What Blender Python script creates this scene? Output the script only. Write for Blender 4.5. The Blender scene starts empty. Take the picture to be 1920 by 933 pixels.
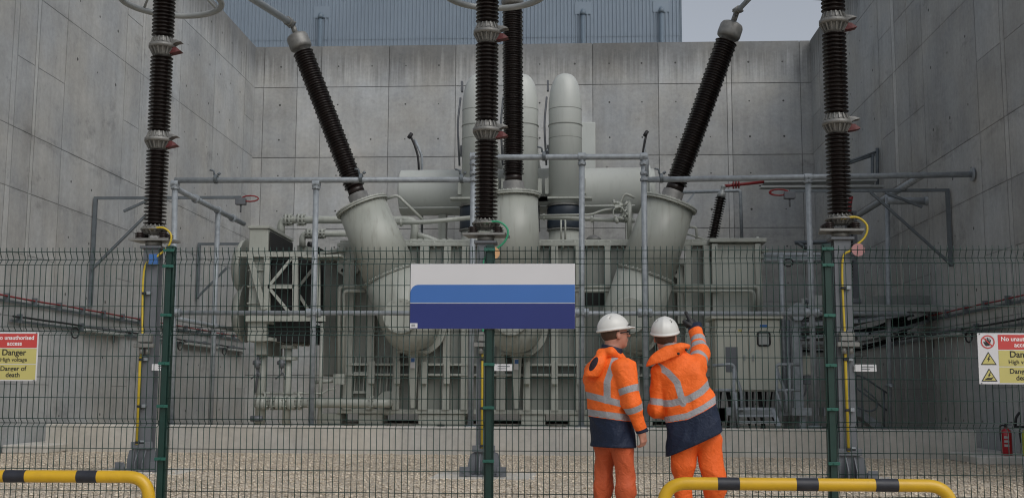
import bpy, math, random
import numpy as np
from mathutils import Vector, Matrix, Euler
random.seed(7)
PI = math.pi
S = bpy.context.scene
COL = S.collection
# ------------------------------------------------------------ camera
FPX = 2160.0
CAMZ = 1.2
YAW, PITCH, ROLL = math.radians(3.0), math.radians(7.2), math.radians(0.23)
cam_d = bpy.data.cameras.new('camera'); cam = bpy.data.objects.new('camera', cam_d); COL.objects.link(cam)
cam_d.sensor_width = 36; cam_d.lens = FPX / 1920 * 36; cam_d.clip_end = 1000; cam_d.clip_start = 0.1
CM = Euler((0, 0, YAW)).to_matrix() @ Euler((PI/2 + PITCH, 0, 0)).to_matrix() @ Euler((0, 0, ROLL)).to_matrix()
cam.matrix_world = Matrix.Translation((0, 0, CAMZ)) @ CM.to_4x4()
S.camera = cam
# ------------------------------------------------------------ light
S.view_settings.view_transform = 'Standard'; S.view_settings.look = 'None'
S.view_settings.gamma = 1; S.view_settings.use_curve_mapping = False
S.view_settings.exposure = -0.40
S.cycles.filter_width = 1.15
SUN_EL, SUN_AZ = math.radians(47), math.radians(142)      # azimuth clockwise from +Y (north)
w = bpy.data.worlds.new('World'); S.world = w; w.use_nodes = True
nt = w.node_tree; nt.nodes.clear()
sky = nt.nodes.new('ShaderNodeTexSky'); sky.sky_type = 'NISHITA'; sky.sun_disc = False
sky.sun_elevation = SUN_EL; sky.sun_rotation = SUN_AZ; sky.air_density = 1.0; sky.dust_density = 3.0; sky.ozone_density = 1.0
hs = nt.nodes.new('ShaderNodeHueSaturation'); hs.inputs['Saturation'].default_value = 0.36
bg = nt.nodes.new('ShaderNodeBackground'); bg.inputs['Strength'].default_value = 0.165
wo = nt.nodes.new('ShaderNodeOutputWorld')
nt.links.new(sky.outputs[0], hs.inputs['Color']); nt.links.new(hs.outputs[0], bg.inputs[0]); nt.links.new(bg.outputs[0], wo.inputs[0])
sd = bpy.data.lights.new('sun', 'SUN'); sd.energy = 1.0; sd.angle = math.radians(50); sd.color = (1.0, 0.985, 0.965)
so = bpy.data.objects.new('sun', sd); COL.objects.link(so)
sv = Vector((math.sin(SUN_AZ)*math.cos(SUN_EL), math.cos(SUN_AZ)*math.cos(SUN_EL), math.sin(SUN_EL)))
so.rotation_euler = sv.to_track_quat('Z', 'Y').to_euler(); so.location = (0, -5, 30)

# ------------------------------------------------------------ survey helpers: photo measurements -> metres
def ray(px, py):
    return CM @ Vector(((px-960)/FPX, -(py-466.5)/FPX, -1))
def P(px, py, Y):
    d = ray(px, py); t = Y/d.y
    return Vector((d.x*t, Y, CAMZ + d.z*t))
def PX(px, py, X):
    d = ray(px, py); t = X/d.x
    return Vector((X, d.y*t, CAMZ + d.z*t))

# ------------------------------------------------------------ materials
def mat(name, col, rough=0.6, metal=0.0, var=0.12, nscale=3.0, bump=0.0, bscale=40, dirt=0.0, dirtcol=(0.05, 0.045, 0.04), spec=0.5, streak=0.0):
    m = bpy.data.materials.new(name); m.use_nodes = True
    n = m.node_tree.nodes; l = m.node_tree.links
    b = n['Principled BSDF']; b.inputs['Roughness'].default_value = rough; b.inputs['Metallic'].default_value = metal
    b.inputs['Specular IOR Level'].default_value = spec
    tc = n.new('ShaderNodeNewGeometry')
    no = n.new('ShaderNodeTexNoise'); no.inputs['Scale'].default_value = nscale; no.inputs['Detail'].default_value = 6
    l.new(tc.outputs['Position'], no.inputs['Vector'])
    mr = n.new('ShaderNodeMapRange'); mr.inputs['From Min'].default_value = .25; mr.inputs['From Max'].default_value = .75
    mr.inputs['To Min'].default_value = 1-var; mr.inputs['To Max'].default_value = 1+var
    l.new(no.outputs['Fac'], mr.inputs['Value'])
    vm = n.new('ShaderNodeVectorMath'); vm.operation = 'SCALE'; vm.inputs[0].default_value = col[:3]
    l.new(mr.outputs[0], vm.inputs['Scale'])
    out = vm.outputs[0]
    if dirt > 0:
        mp = n.new('ShaderNodeMapping'); mp.inputs['Scale'].default_value = (6, 6, 0.8 if streak else 5)
        l.new(tc.outputs['Position'], mp.inputs['Vector'])
        n2 = n.new('ShaderNodeTexNoise'); n2.inputs['Scale'].default_value = 1.3; n2.inputs['Detail'].default_value = 8; n2.inputs['Roughness'].default_value = .65
        l.new(mp.outputs[0], n2.inputs['Vector'])
        r2 = n.new('ShaderNodeMapRange'); r2.inputs['From Min'].default_value = .52; r2.inputs['From Max'].default_value = .8
        r2.inputs['To Max'].default_value = dirt
        l.new(n2.outputs['Fac'], r2.inputs['Value'])
        mx = n.new('ShaderNodeMix'); mx.data_type = 'RGBA'; mx.inputs['B'].default_value = (*dirtcol, 1)
        l.new(r2.outputs[0], mx.inputs['Factor']); l.new(out, mx.inputs['A']); out = mx.outputs['Result']
    l.new(out, b.inputs['Base Color'])
    rr = n.new('ShaderNodeMapRange'); rr.inputs['To Min'].default_value = max(0, rough-.12); rr.inputs['To Max'].default_value = min(1, rough+.12)
    l.new(no.outputs['Fac'], rr.inputs['Value']); l.new(rr.outputs[0], b.inputs['Roughness'])
    if bump > 0:
        nb = n.new('ShaderNodeTexNoise'); nb.inputs['Scale'].default_value = bscale; nb.inputs['Detail'].default_value = 4
        l.new(tc.outputs['Position'], nb.inputs['Vector'])
        bp = n.new('ShaderNodeBump'); bp.inputs['Strength'].default_value = bump; bp.inputs['Distance'].default_value = 0.01
        l.new(nb.outputs['Fac'], bp.inputs['Height']); l.new(bp.outputs[0], b.inputs['Normal'])
    return m

def concrete(name, base, top=None, stains=0.5, tint=(1, 1, 1)):
    m = bpy.data.materials.new(name); m.use_nodes = True
    n = m.node_tree.nodes; l = m.node_tree.links
    b = n['Principled BSDF']; b.inputs['Roughness'].default_value = .85; b.inputs['Specular IOR Level'].default_value = .25
    g = n.new('ShaderNodeNewGeometry'); pos = g.outputs['Position']
    def noise(scale, vec=(1, 1, 1), detail=6, rough=.6):
        mp = n.new('ShaderNodeMapping'); mp.inputs['Scale'].default_value = vec; l.new(pos, mp.inputs['Vector'])
        t = n.new('ShaderNodeTexNoise'); t.inputs['Scale'].default_value = scale; t.inputs['Detail'].default_value = detail; t.inputs['Roughness'].default_value = rough
        l.new(mp.outputs[0], t.inputs['Vector']); return t.outputs['Fac']
    def rng(v, a, b_, c, d):
        r = n.new('ShaderNodeMapRange'); r.inputs['From Min'].default_value = a; r.inputs['From Max'].default_value = b_
        r.inputs['To Min'].default_value = c; r.inputs['To Max'].default_value = d; l.new(v, r.inputs['Value']); return r.outputs[0]
    def mul(a, b_):
        k = n.new('ShaderNodeMath'); k.operation = 'MULTIPLY'; l.new(a, k.inputs[0]); l.new(b_, k.inputs[1]); return k.outputs[0]
    at = n.new('ShaderNodeAttribute'); at.attribute_name = 'tone'
    f = rng(noise(.7, detail=5), .3, .7, .84, 1.15)
    f = mul(f, rng(noise(9, detail=8, rough=.7), .25, .75, .87, 1.13))
    f = mul(f, rng(noise(1.6, (3.2, 3.2, .22)),   .35, .75, 1.05, .90))             # run-down streaks
    f = mul(f, rng(noise(2.2, detail=10, rough=.75), .60, .78, 1.0, 1 - .45*stains))  # blotches
    f = mul(f, rng(noise(.55, (1, 1, 1.5), detail=9, rough=.7), .60, .70, 1.0, 1 - .30*stains))
    vo = n.new('ShaderNodeTexVoronoi'); vo.inputs['Scale'].default_value = 7; l.new(pos, vo.inputs['Vector'])
    f = mul(f, rng(vo.outputs['Distance'], .03, .06, .72, 1.0))                         # air holes
    if top is not None:                                                          # weathering run down from the coping
        sx = n.new('ShaderNodeSeparateXYZ'); l.new(pos, sx.inputs[0])
        nn = rng(noise(1.4, (5, 5, .15), detail=7, rough=.7), .3, .75, 0, 1.25)
        ad = n.new('ShaderNodeMath'); ad.operation = 'ADD'; l.new(sx.outputs['Z'], ad.inputs[0]); l.new(nn, ad.inputs[1])
        f = mul(f, rng(ad.outputs[0], top-.15, top+.9, 1.0, .52))
    if top is not None:
        sz = n.new('ShaderNodeSeparateXYZ'); l.new(pos, sz.inputs[0])
        for zj, am, wd in ((6.6, .34, .30), (5.35, .26, .22), (9.6, .14, .2), (2.75, .2, .2)):
            a1 = n.new('ShaderNodeMath'); a1.operation = 'SUBTRACT'; l.new(sz.outputs['Z'], a1.inputs[0]); a1.inputs[1].default_value = zj
            a2 = n.new('ShaderNodeMath'); a2.operation = 'ABSOLUTE'; l.new(a1.outputs[0], a2.inputs[0])
            band = rng(a2.outputs[0], 0, wd, 1, 0); gate = rng(noise(1.1+am, (1, 1, 2.5), detail=9, rough=.72), .46, .64, 0, am)
            pr = mul(band, gate); iv = n.new('ShaderNodeMath'); iv.operation = 'SUBTRACT'; iv.inputs[0].default_value = 1; l.new(pr, iv.inputs[1]); f = mul(f, iv.outputs[0])
        f = mul(f, rng(noise(.9, (9, 9, .12), detail=6, rough=.7), .62, .72, 1.0, .86))
    f = mul(f, at.outputs['Fac'])
    vm = n.new('ShaderNodeVectorMath'); vm.operation = 'SCALE'; vm.inputs[0].default_value = [base*t for t in tint]; l.new(f, vm.inputs['Scale'])
    hue = n.new('ShaderNodeMix'); hue.data_type = 'RGBA'; hue.blend_type = 'MULTIPLY'; hue.inputs['Factor'].default_value = 1
    cr = n.new('ShaderNodeValToRGB'); cr.color_ramp.elements[0].color = (1.02, 1.0, .955, 1); cr.color_ramp.elements[1].color = (.97, 1, 1.03, 1)
    cr.color_ramp.elements[0].position = .35; cr.color_ramp.elements[1].position = .65
    l.new(noise(.45), cr.inputs[0]); l.new(vm.outputs[0], hue.inputs['A']); l.new(cr.outputs[0], hue.inputs['B'])
    l.new(hue.outputs['Result'], b.inputs['Base Color'])
    bp = n.new('ShaderNodeBump'); bp.inputs['Strength'].default_value = .35; bp.inputs['Distance'].default_value = .01
    l.new(noise(25, detail=8, rough=.7), bp.inputs['Height']); l.new(bp.outputs[0], b.inputs['Normal'])
    return m

def gravel_mat():
    m = bpy.data.materials.new('gravel'); m.use_nodes = True
    n = m.node_tree.nodes; l = m.node_tree.links
    b = n['Principled BSDF']; b.inputs['Roughness'].default_value = .9; b.inputs['Specular IOR Level'].default_value = .2
    g = n.new('ShaderNodeNewGeometry')
    v = n.new('ShaderNodeTexVoronoi'); v.inputs['Scale'].default_value = 26; l.new(g.outputs['Position'], v.inputs['Vector'])
    sp = n.new('ShaderNodeSeparateColor'); l.new(v.outputs['Color'], sp.inputs[0])
    cr = n.new('ShaderNodeValToRGB'); e = cr.color_ramp.elements
    e[0].color = (.26, .21, .16, 1); e[1].color = (.80, .72, .60, 1)
    x = e.new(.3); x.color = (.53, .455, .36, 1); x = e.new(.7); x.color = (.65, .575, .47, 1); x = e.new(.12); x.color = (.38, .32, .25, 1)
    l.new(sp.outputs[0], cr.inputs[0])
    no = n.new('ShaderNodeTexNoise'); no.inputs['Scale'].default_value = .9; no.inputs['Detail'].default_value = 7; no.inputs['Roughness'].default_value = .65
    l.new(g.outputs['Position'], no.inputs['Vector'])
    mr = n.new('ShaderNodeMapRange'); mr.inputs['From Min'].default_value = .3; mr.inputs['From Max'].default_value = .7; mr.inputs['To Min'].default_value = .68; mr.inputs['To Max'].default_value = 1.1
    l.new(no.outputs['Fac'], mr.inputs['Value'])
    vm = n.new('ShaderNodeVectorMath'); vm.operation = 'SCALE'; l.new(cr.outputs[0], vm.inputs[0]); l.new(mr.outputs[0], vm.inputs['Scale'])
    l.new(vm.outputs[0], b.inputs['Base Color'])
    bp = n.new('ShaderNodeBump'); bp.inputs['Strength'].default_value = 1; bp.inputs['Distance'].default_value = .03; bp.invert = True
    l.new(v.outputs['Distance'], bp.inputs['Height']); l.new(bp.outputs[0], b.inputs['Normal'])
    return m

M = dict(
    wall=concrete('wall_concrete', .385, top=12.9, stains=.95, tint=(.985, 1, .995)),
    plinth=concrete('plinth_concrete', .45, stains=.5, tint=(1.04, 1, .93)),
    gravel=gravel_mat(),
    tie=mat('tie_hole_shade', (.07, .07, .068), .95),  # flat dark colour standing in for the shade inside the tie holes
    clad=mat('steel_cladding', (.19, .24, .295), .45, .15, .06, .5, dirt=.25, streak=1, dirtcol=(.2, .22, .24)),
    dpipe=mat('grey_vent_pipe', (.11, .15, .19), .5),
    paint=mat('grey_green_paint', (.36, .38, .345), .42, 0, .10, 1.2, dirt=.6, streak=1, dirtcol=(.15, .145, .11), bump=.05, bscale=8),
    paint2=mat('pale_tank_paint', (.46, .485, .46), .40, 0, .05, 1.0, dirt=.22, streak=1, dirtcol=(.2, .22, .19)),
    panel=mat('shade_darkened_tank_paint', (.235, .25, .228), .5, 0, .08, 1.2, dirt=.45, streak=1, dirtcol=(.13, .13, .11)),  # tank paint darkened to put shade into the recesses between the ribs
    cab=mat('cabinet_paint', (.44, .45, .39), .4, 0, .05, 1.2, dirt=.25, streak=1, dirtcol=(.2, .2, .17)),
    galv=mat('galvanised_steel', (.27, .30, .325), .5, .12, .22, 9, dirt=.4, dirtcol=(.1, .11, .12)),
    angle=mat('dull_galvanised_angle', (.12, .14, .155), .55, .3, .2, 6),
    steel=mat('column_steel', (.125, .135, .15), .55, .2, .14, 4, dirt=.4, streak=1, dirtcol=(.07, .075, .08)),
    cast=mat('cast_aluminium', (.21, .21, .20), .5, .4, .18, 12, dirt=.4, dirtcol=(.12, .11, .1)),
    alu=mat('aluminium_tube', (.30, .32, .32), .45, .2, .1, 5),
    shed=mat('brown_porcelain', (.016, .0105, .0095), .32, 0, .25, 5, spec=.4),
    core=mat('brown_porcelain_core', (.016, .009, .008), .35),
    redv=mat('red_vent_lining', (.10, .02, .02), .6),
    black=mat('black_rubber', (.012, .012, .014), .6),
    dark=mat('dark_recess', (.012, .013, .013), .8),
    navyrub=mat('blue_black_bellows', (.018, .028, .042), .5),
    fence=mat('green_powder_coat', (.004, .030, .023), .4, 0, .15, 8),
    clip=mat('green_clip', (.015, .10, .075), .45),
    yell=mat('yellow_sleeve', (.50, .37, .03), .45, 0, .1, 8),
    greenw=mat('green_earth_wire', (.03, .27, .14), .45),
    redp=mat('red_cable', (.20, .012, .014), .5),
    redc=mat('red_fire_paint', (.36, .012, .02), .3),
    byel=mat('barrier_yellow', (.60, .36, .012), .35, 0, .06, 5, dirt=.35, dirtcol=(.36, .2, .01)),
    bblk=mat('barrier_black', (.016, .018, .026), .45, 0, .3, 20, dirt=.25, dirtcol=(.09, .09, .09)),
    white=mat('sign_white', (.60, .60, .615), .5, 0, .02),
    sblue=mat('sign_mid_blue', (.04, .14, .42), .45, 0, .03),
    snavy=mat('sign_navy', (.012, .024, .155), .45, 0, .03),
    sred=mat('sign_red', (.50, .05, .045), .5, 0, .04),
    syel=mat('sign_yellow', (.50, .45, .15), .5, 0, .04),
    sblk=mat('sign_black', (.012, .012, .012), .6),
    swht=mat('lettering_white', (.75, .75, .75), .5),
    bluetag=mat('blue_tag', (.04, .13, .36), .5),
    pink=mat('faded_pink_disc', (.38, .19, .19), .6),
    orng=mat('faded_orange_disc', (.6, .35, .17), .6),
    ygreen=mat('yellow_green_paint', (.4, .45, .05), .5),
    glass=mat('white_light_cover', (.36, .38, .37), .3),
    skin=mat('skin', (.46, .22, .155), .5, 0, .1, 20),
    hair=mat('brown_hair', (.06, .033, .018), .7, 0, .3, 80, bump=.5, bscale=200),
    hat=mat('white_helmet_shell', (.60, .60, .575), .32, 0, .03, 5),
    navy=mat('navy_cloth', (.008, .014, .036), .65, 0, .2, 30, bump=.2, bscale=120),
    glove=mat('black_glove', (.012, .012, .013), .6, 0, .2, 30, bump=.3, bscale=100),
    boot=mat('black_boot', (.02, .016, .013), .5),
    shirt=mat('grey_cloth', (.28, .3, .32), .8),
)

# ------------------------------------------------------------ mesh builder
class MB:
    def __init__(s): s.v = []; s.f = []; s.m = []; s.s = []; s.tone = []; s.ct = 1.0
    def add(s, vs, fs, mi=0, smooth=False):
        o = len(s.v); s.v += [tuple(v) for v in vs]
        for i, f in enumerate(fs):
            s.f.append([o+k for k in f]); s.m.append(mi); s.s.append(smooth if isinstance(smooth, bool) else smooth[i]); s.tone.append(s.ct)
        return s
    def box(s, a, b, mi=0):
        x0, x1 = sorted((a[0], b[0])); y0, y1 = sorted((a[1], b[1])); z0, z1 = sorted((a[2], b[2]))
        vs = [(x0,y0,z0),(x1,y0,z0),(x1,y1,z0),(x0,y1,z0),(x0,y0,z1),(x1,y0,z1),(x1,y1,z1),(x0,y1,z1)]
        return s.add(vs, [(0,3,2,1),(4,5,6,7),(0,1,5,4),(1,2,6,5),(2,3,7,6),(3,0,4,7)], mi)
    def bbox(s, a, b, bev=.01, mi=0):            # box with chamfered vertical+horizontal edges
        x0, x1 = sorted((a[0], b[0])); y0, y1 = sorted((a[1], b[1])); z0, z1 = sorted((a[2], b[2]))
        c = [(x0+bev,y0),(x1-bev,y0),(x1,y0+bev),(x1,y1-bev),(x1-bev,y1),(x0+bev,y1),(x0,y1-bev),(x0,y0+bev)]
        cx, cy = (x0+x1)/2, (y0+y1)/2
        def shr(p): return (p[0]+(bev if p[0] < cx else -bev), p[1]+(bev if p[1] < cy else -bev))
        L = [[(*shr(p), z0) for p in c], [(*p, z0+bev) for p in c], [(*p, z1-bev) for p in c], [(*shr(p), z1) for p in c]]
        vs = sum(L, []); fs = []
        for k in range(3):
            for i in range(8): j = (i+1) % 8; fs.append((k*8+i, k*8+j, k*8+8+j, k*8+8+i))
        fs.append(tuple(range(7, -1, -1))); fs.append(tuple(24+i for i in range(8)))
        return s.add(vs, fs, mi)
    def bar(s, a, b, w, h, mi=0, up=(0, 0, 1)):  # rectangular bar a->b, w across, h along up
        a, b = Vector(a), Vector(b); d = (b-a).normalized(); u = Vector(up)
        r = d.cross(u)
        if r.length < 1e-4: r = d.cross(Vector((0, 1, 0)))
        r.normalize(); u = r.cross(d).normalized()
        q = [r*(-w/2)+u*(-h/2), r*(w/2)+u*(-h/2), r*(w/2)+u*(h/2), r*(-w/2)+u*(h/2)]
        return s.add([a+k for k in q]+[b+k for k in q], [(0,1,2,3),(7,6,5,4),(0,4,5,1),(1,5,6,2),(2,6,7,3),(3,7,4,0)], mi)
    def lathe(s, a, axis, prof, seg=20, mi=0, smooth=True, caps=True, ref=None):   # prof: (distance along axis, radius)
        a = Vector(a); ax = Vector(axis).normalized()
        r = ax.cross(Vector((0, 0, 1)) if abs(ax.z) < .95 else Vector((0, 1, 0))).normalized(); u = ax.cross(r)
        vs = []; fs = []
        for t, rad in prof:
            for i in range(seg):
                an = 2*PI*i/seg; vs.append(a+ax*t+(r*math.cos(an)+u*math.sin(an))*rad)
        for k in range(len(prof)-1):
            for i in range(seg): j = (i+1) % seg; fs.append((k*seg+i, k*seg+j, (k+1)*seg+j, (k+1)*seg+i))
        sm = [smooth]*len(fs)
        if caps:
            fs.append(tuple(range(seg-1, -1, -1))); fs.append(tuple((len(prof)-1)*seg+i for i in range(seg))); sm += [False, False]
        return s.add(vs, fs, mi, sm)
    def cyl(s, a, b, r, seg=16, mi=0, r2=None):
        a, b = Vector(a), Vector(b); return s.lathe(a, b-a, [(0, r), ((b-a).length, r if r2 is None else r2)], seg, mi)
    def ring(s, a, b, r, seg=20, mi=0, bev=.006):   # flange with small edge bevel
        a, b = Vector(a), Vector(b); L = (b-a).length
        s.lathe(a, b-a, [(0, r-bev), (bev, r)], seg, mi, False, False); s.lathe(a, b-a, [(bev, r), (L-bev, r)], seg, mi, True, False)
        s.lathe(a, b-a, [(L-bev, r), (L, r-bev)], seg, mi, False, False)
        s.lathe(a, b-a, [(0, .001), (0.0001, r-bev)], seg, mi, False, False); s.lathe(a, b-a, [(L, r-bev), (L+.0001, .001)], seg, mi, False, False)
        return s
    def tube(s, pts, r, seg=10, mi=0, closed=False, bend=0, nb=5, rads=None):
        pts = [Vector(p) for p in pts]
        if bend:
            q = [pts[0]]
            for i in range(1, len(pts)-1):
                A = (pts[i-1]-pts[i]); B = (pts[i+1]-pts[i]); k = min(bend, A.length*.49, B.length*.49)
                p0 = pts[i]+A.normalized()*k; p1 = pts[i]+B.normalized()*k
                for j in range(nb+1):
                    t = j/nb; q.append(p0*(1-t)**2+pts[i]*2*t*(1-t)+p1*t*t)
            q.append(pts[-1]); pts = q
        n = len(pts); vs = []; fs = []
        T = []
        for i in range(n):
            if closed: d = pts[(i+1) % n]-pts[i-1]
            else: d = pts[min(i+1, n-1)]-pts[max(i-1, 0)]
            T.append(d.normalized())
        ref = Vector((0, 0, 1)) if abs(T[0].z) < .9 else Vector((0, 1, 0))
        u = (ref-T[0]*ref.dot(T[0])).normalized()
        for i in range(n):
            u = (u-T[i]*u.dot(T[i])).normalized(); r_ = T[i].cross(u); rr = rads[i] if rads else r
            for k in range(seg):
                an = 2*PI*k/seg; vs.append(pts[i]+(u*math.cos(an)+r_*math.sin(an))*rr)
        m = n if closed else n-1
        for i in range(m):
            for k in range(seg):
                j = (k+1) % seg; i2 = (i+1) % n; fs.append((i*seg+k, i2*seg+k, i2*seg+j, i*seg+j))
        sm = [True]*len(fs)
        if not closed: fs += [tuple(range(seg)), tuple((n-1)*seg+k for k in range(seg-1, -1, -1))]; sm += [False, False]
        return s.add(vs, fs, mi, sm)
    def prism(s, poly, off, mi=0):                # poly: 3D points, off: extrusion vector
        o = Vector(off); n = len(poly); vs = [Vector(p) for p in poly]+[Vector(p)+o for p in poly]
        return s.add(vs, [tuple(range(n)), tuple(range(2*n-1, n-1, -1))]+[(i, i+n, (i+1) % n+n, (i+1) % n) for i in range(n)], mi)
    def build(s, name, mats, parent=None, origin=None):
        me = bpy.data.meshes.new(name)
        o = Vector(origin) if origin is not None else Vector((0, 0, 0))
        po = worigin(parent) if parent else Vector((0, 0, 0))
        if parent: o = Vector((0, 0, 0)) if origin is None else o
        base = po if parent else o
        me.from_pydata([tuple(Vector(v)-base) for v in s.v], [], s.f)
        if not isinstance(mats, (list, tuple)): mats = [mats]
        for m_ in mats: me.materials.append(m_)
        me.polygons.foreach_set('material_index', s.m); me.polygons.foreach_set('use_smooth', s.s)
        at = me.attributes.new('tone', 'FLOAT', 'FACE'); at.data.foreach_set('value', s.tone)
        me.update(); me.validate()
        ob = bpy.data.objects.new(name, me); COL.objects.link(ob)
        if parent: ob.parent = parent
        else: ob.location = o
        return ob
def worigin(o):
    v = Vector((0, 0, 0))
    while o is not None: v = v+o.location; o = o.parent
    return v
def tag(o, label=None, cat=None, group=None, kind=None):
    if label: o['label'] = label
    if cat: o['category'] = cat
    if group: o['group'] = group
    if kind: o['kind'] = kind
    return o
def thing(name, loc, label, cat, group=None):
    o = bpy.data.objects.new(name, None); COL.objects.link(o); o.location = loc; o.empty_display_size = .2
    return tag(o, label, cat, group)
def copy_tree(o, loc, label=None):
    r = o.copy(); COL.objects.link(r); r.location = loc
    if label: r['label'] = label
    for ch in list(o.children):
        c = ch.copy(); COL.objects.link(c); c.parent = r
        for g in list(ch.children):
            d = g.copy(); COL.objects.link(d); d.parent = c
    return r
V = Vector

# ============================================================ SETTING
g = MB(); g.box((-300, -200, -.5), (300, 400, 0))
tag(g.build('ground', M['gravel']), 'pale beige gravel ground in front of and behind the fence', 'ground', kind='structure')

def stones():
    rs = np.random.RandomState(5); N = 34000
    x = rs.uniform(-11, 9.5, N); y = rs.uniform(10.6, 23.4, N); sz = rs.gamma(5, .0027, N)+.006
    base = np.array([(1, 0, 0), (0, 1, 0), (-1, 0, 0), (0, -1, 0), (0, 0, 1), (.1, .1, -.6)]); a = rs.uniform(0, 6.28, N); sc = rs.uniform(.6, 1.2, (N, 3))*np.array([1, 1, .62])
    q = base[None]*(1+rs.uniform(-.25, .25, (N, 6, 1)))*sc[:, None]*sz[:, None, None]
    X = q[..., 0]*np.cos(a)[:, None]-q[..., 1]*np.sin(a)[:, None]; Y = q[..., 0]*np.sin(a)[:, None]+q[..., 1]*np.cos(a)[:, None]
    v = np.stack([X+x[:, None], Y+y[:, None], q[..., 2]+(sz*.25)[:, None]], -1).reshape(-1, 3)
    f = np.array([(0, 1, 4), (1, 2, 4), (2, 3, 4), (3, 0, 4), (1, 0, 5), (2, 1, 5), (3, 2, 5), (0, 3, 5)]); F = (f[None]+6*np.arange(N)[:, None, None]).reshape(-1, 3)
    me = bpy.data.meshes.new('loose_gravel'); me.vertices.add(len(v)); me.vertices.foreach_set('co', v.ravel()); me.loops.add(len(F)*3); me.loops.foreach_set('vertex_index', F.ravel())
    me.polygons.add(len(F)); me.polygons.foreach_set('loop_start', np.arange(len(F))*3); me.update(calc_edges=True)
    at = me.attributes.new('tone', 'FLOAT', 'FACE'); at.data.foreach_set('value', np.repeat(rs.beta(2.2, 1.6, N), 8).astype(np.float32))
    m = bpy.data.materials.new('stone'); m.use_nodes = True; n = m.node_tree.nodes; b_ = n['Principled BSDF']; b_.inputs['Roughness'].default_value = .85
    a_ = n.new('ShaderNodeAttribute'); a_.attribute_name = 'tone'; cr = n.new('ShaderNodeValToRGB'); cr.color_ramp.elements[0].color = (.36, .295, .215, 1); cr.color_ramp.elements[1].color = (.74, .655, .53, 1)
    m.node_tree.links.new(a_.outputs['Fac'], cr.inputs[0]); m.node_tree.links.new(cr.outputs[0], b_.inputs['Base Color']); me.materials.append(m)
    o = bpy.data.objects.new('loose_gravel', me); COL.objects.link(o); tag(o, 'loose beige stones strewn over the gravel ground', 'gravel', kind='stuff')
stones()

XL, XR, YB, ZT = P(474, 290, 40).x, P(1525, 290, 40).x, 40.0, P(900, 84, 40).z
def wall(name, label, fn, us, zs, n, seed, holes=True, strips=()):
    """fn(u,z,d) -> point; d is distance out from the backing face"""
    rnd = random.Random(seed); b = MB(); b.ct = .60
    def blk(u0, u1, z0, z1, d0, d1, mi=0):
        vs = [fn(u0,z0,d0),fn(u1,z0,d0),fn(u1,z0,d1),fn(u0,z0,d1),fn(u0,z1,d0),fn(u1,z1,d0),fn(u1,z1,d1),fn(u0,z1,d1)]
        b.add(vs, [(0,3,2,1),(4,5,6,7),(0,1,5,4),(1,2,6,5),(2,3,7,6),(3,0,4,7)], mi)
    blk(us[0], us[-1], zs[0], zs[-1]-.03, -.6, 0)
    gp, gz = (.012, .012) if name == 'back_wall' else (.019, .008); dlo, dhi = (.02, .03) if name == 'back_wall' else (.005, .010)
    for i in range(len(us)-1):
        ut = rnd.uniform(.94, 1.06)
        ww = us[i+1]-us[i]
        for j in range(len(zs)-1):
            if name != 'back_wall' and .5 < ww < 1.6:      # narrow bays are cast in short lifts
                nn = max(1, round((zs[j+1]-zs[j])/1.3)); hz_ = (zs[j+1]-zs[j])/nn
                for q in range(nn):
                    b.ct = ut*rnd.uniform(.90, 1.06); blk(us[i]+gp, us[i+1]-gp, zs[j]+q*hz_+gz, zs[j]+(q+1)*hz_-(0 if j == len(zs)-2 and q == nn-1 else gz), -.001, rnd.uniform(dlo, dhi))
                continue
            b.ct = ut*rnd.uniform(.93, 1.07)*(1.13 if i in strips else 1)*(.66 if (name, seed, j) == ('side_wall', 3, 2) and abs(us[i]-ry(1892)) < .01 else 1)
            u0, u1, z0, z1 = us[i]+gp, us[i+1]-gp, zs[j]+gz, zs[j+1]-(0 if j == len(zs)-2 else gz)
            dd = rnd.uniform(dlo, dhi)
            blk(u0, u1, z0, z1, -.001, dd)
            if holes and u1-u0 > .9:
                nu = max(1, round((u1-u0)/1.25)); nz = max(1, round((z1-z0)/1.3))
                for a in range(nu):
                    for c in range(nz):
                        if rnd.random() < .15: continue
                        hu = u0+(u1-u0)*(a+.5)/nu; hz = z0+(z1-z0)*(c+.5)/nz; r = rnd.uniform(.022, .042)
                        vs = [fn(hu+r*math.cos(t*PI/4), hz+r*math.sin(t*PI/4), dd+.002) for t in range(8)]
                        b.add(vs, [tuple(range(8))], 1)  # dark disc on the surface, painted shade of a tie hole
    return tag(b.build(name, [M['wall'], M['tie']]), label, 'wall')
def bx(px): return P(px, 290, YB).x
ub = [XL-.02]+[bx(p) for p in (491, 554, 599, 727, 853, 978, 1112, 1236, 1365, 1374, 1504)]+[XR+.02]
zb = [0, 1.84, 4.41, 6.98, 9.56, 12.13, ZT]
wall('back_wall', 'tall grey concrete blast wall closing the bay behind the transformer', lambda u, z, d: (u, YB-d, z), ub, zb, 0, 1, strips=(9,))
def ly(px): return PX(px, 400, XL).y
zs_ = [0, 2.75, 5.35, 6.6, 9.6, 12.13, ZT]
ul = [14, 16.8, 19.2, 20.6, 22.3, ly(15), ly(50), ly(56), ly(108), ly(222), ly(252), ly(257), 32.2, ly(393), ly(451), 39.95]
wall('side_wall', 'long light grey concrete side wall at the left with diagonal running panel joints', lambda u, z, d: (XL+d, u, z), ul, zs_, 0, 2, strips=(6, 10))
def ry(px): return PX(px, 400, XR).y
ur = sorted([14, 17, 19.4, 20.8, ry(1900), ry(1892), ry(1845), ry(1742), ry(1714), ry(1690), ry(1684), ry(1659), ry(1593), 38.6, 39.95])
wall('side_wall', 'darker stained concrete side wall at the right behind the danger sign', lambda u, z, d: (XR-d, u, z), ur, zs_, 0, 3, strips=(4, 9))

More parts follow.
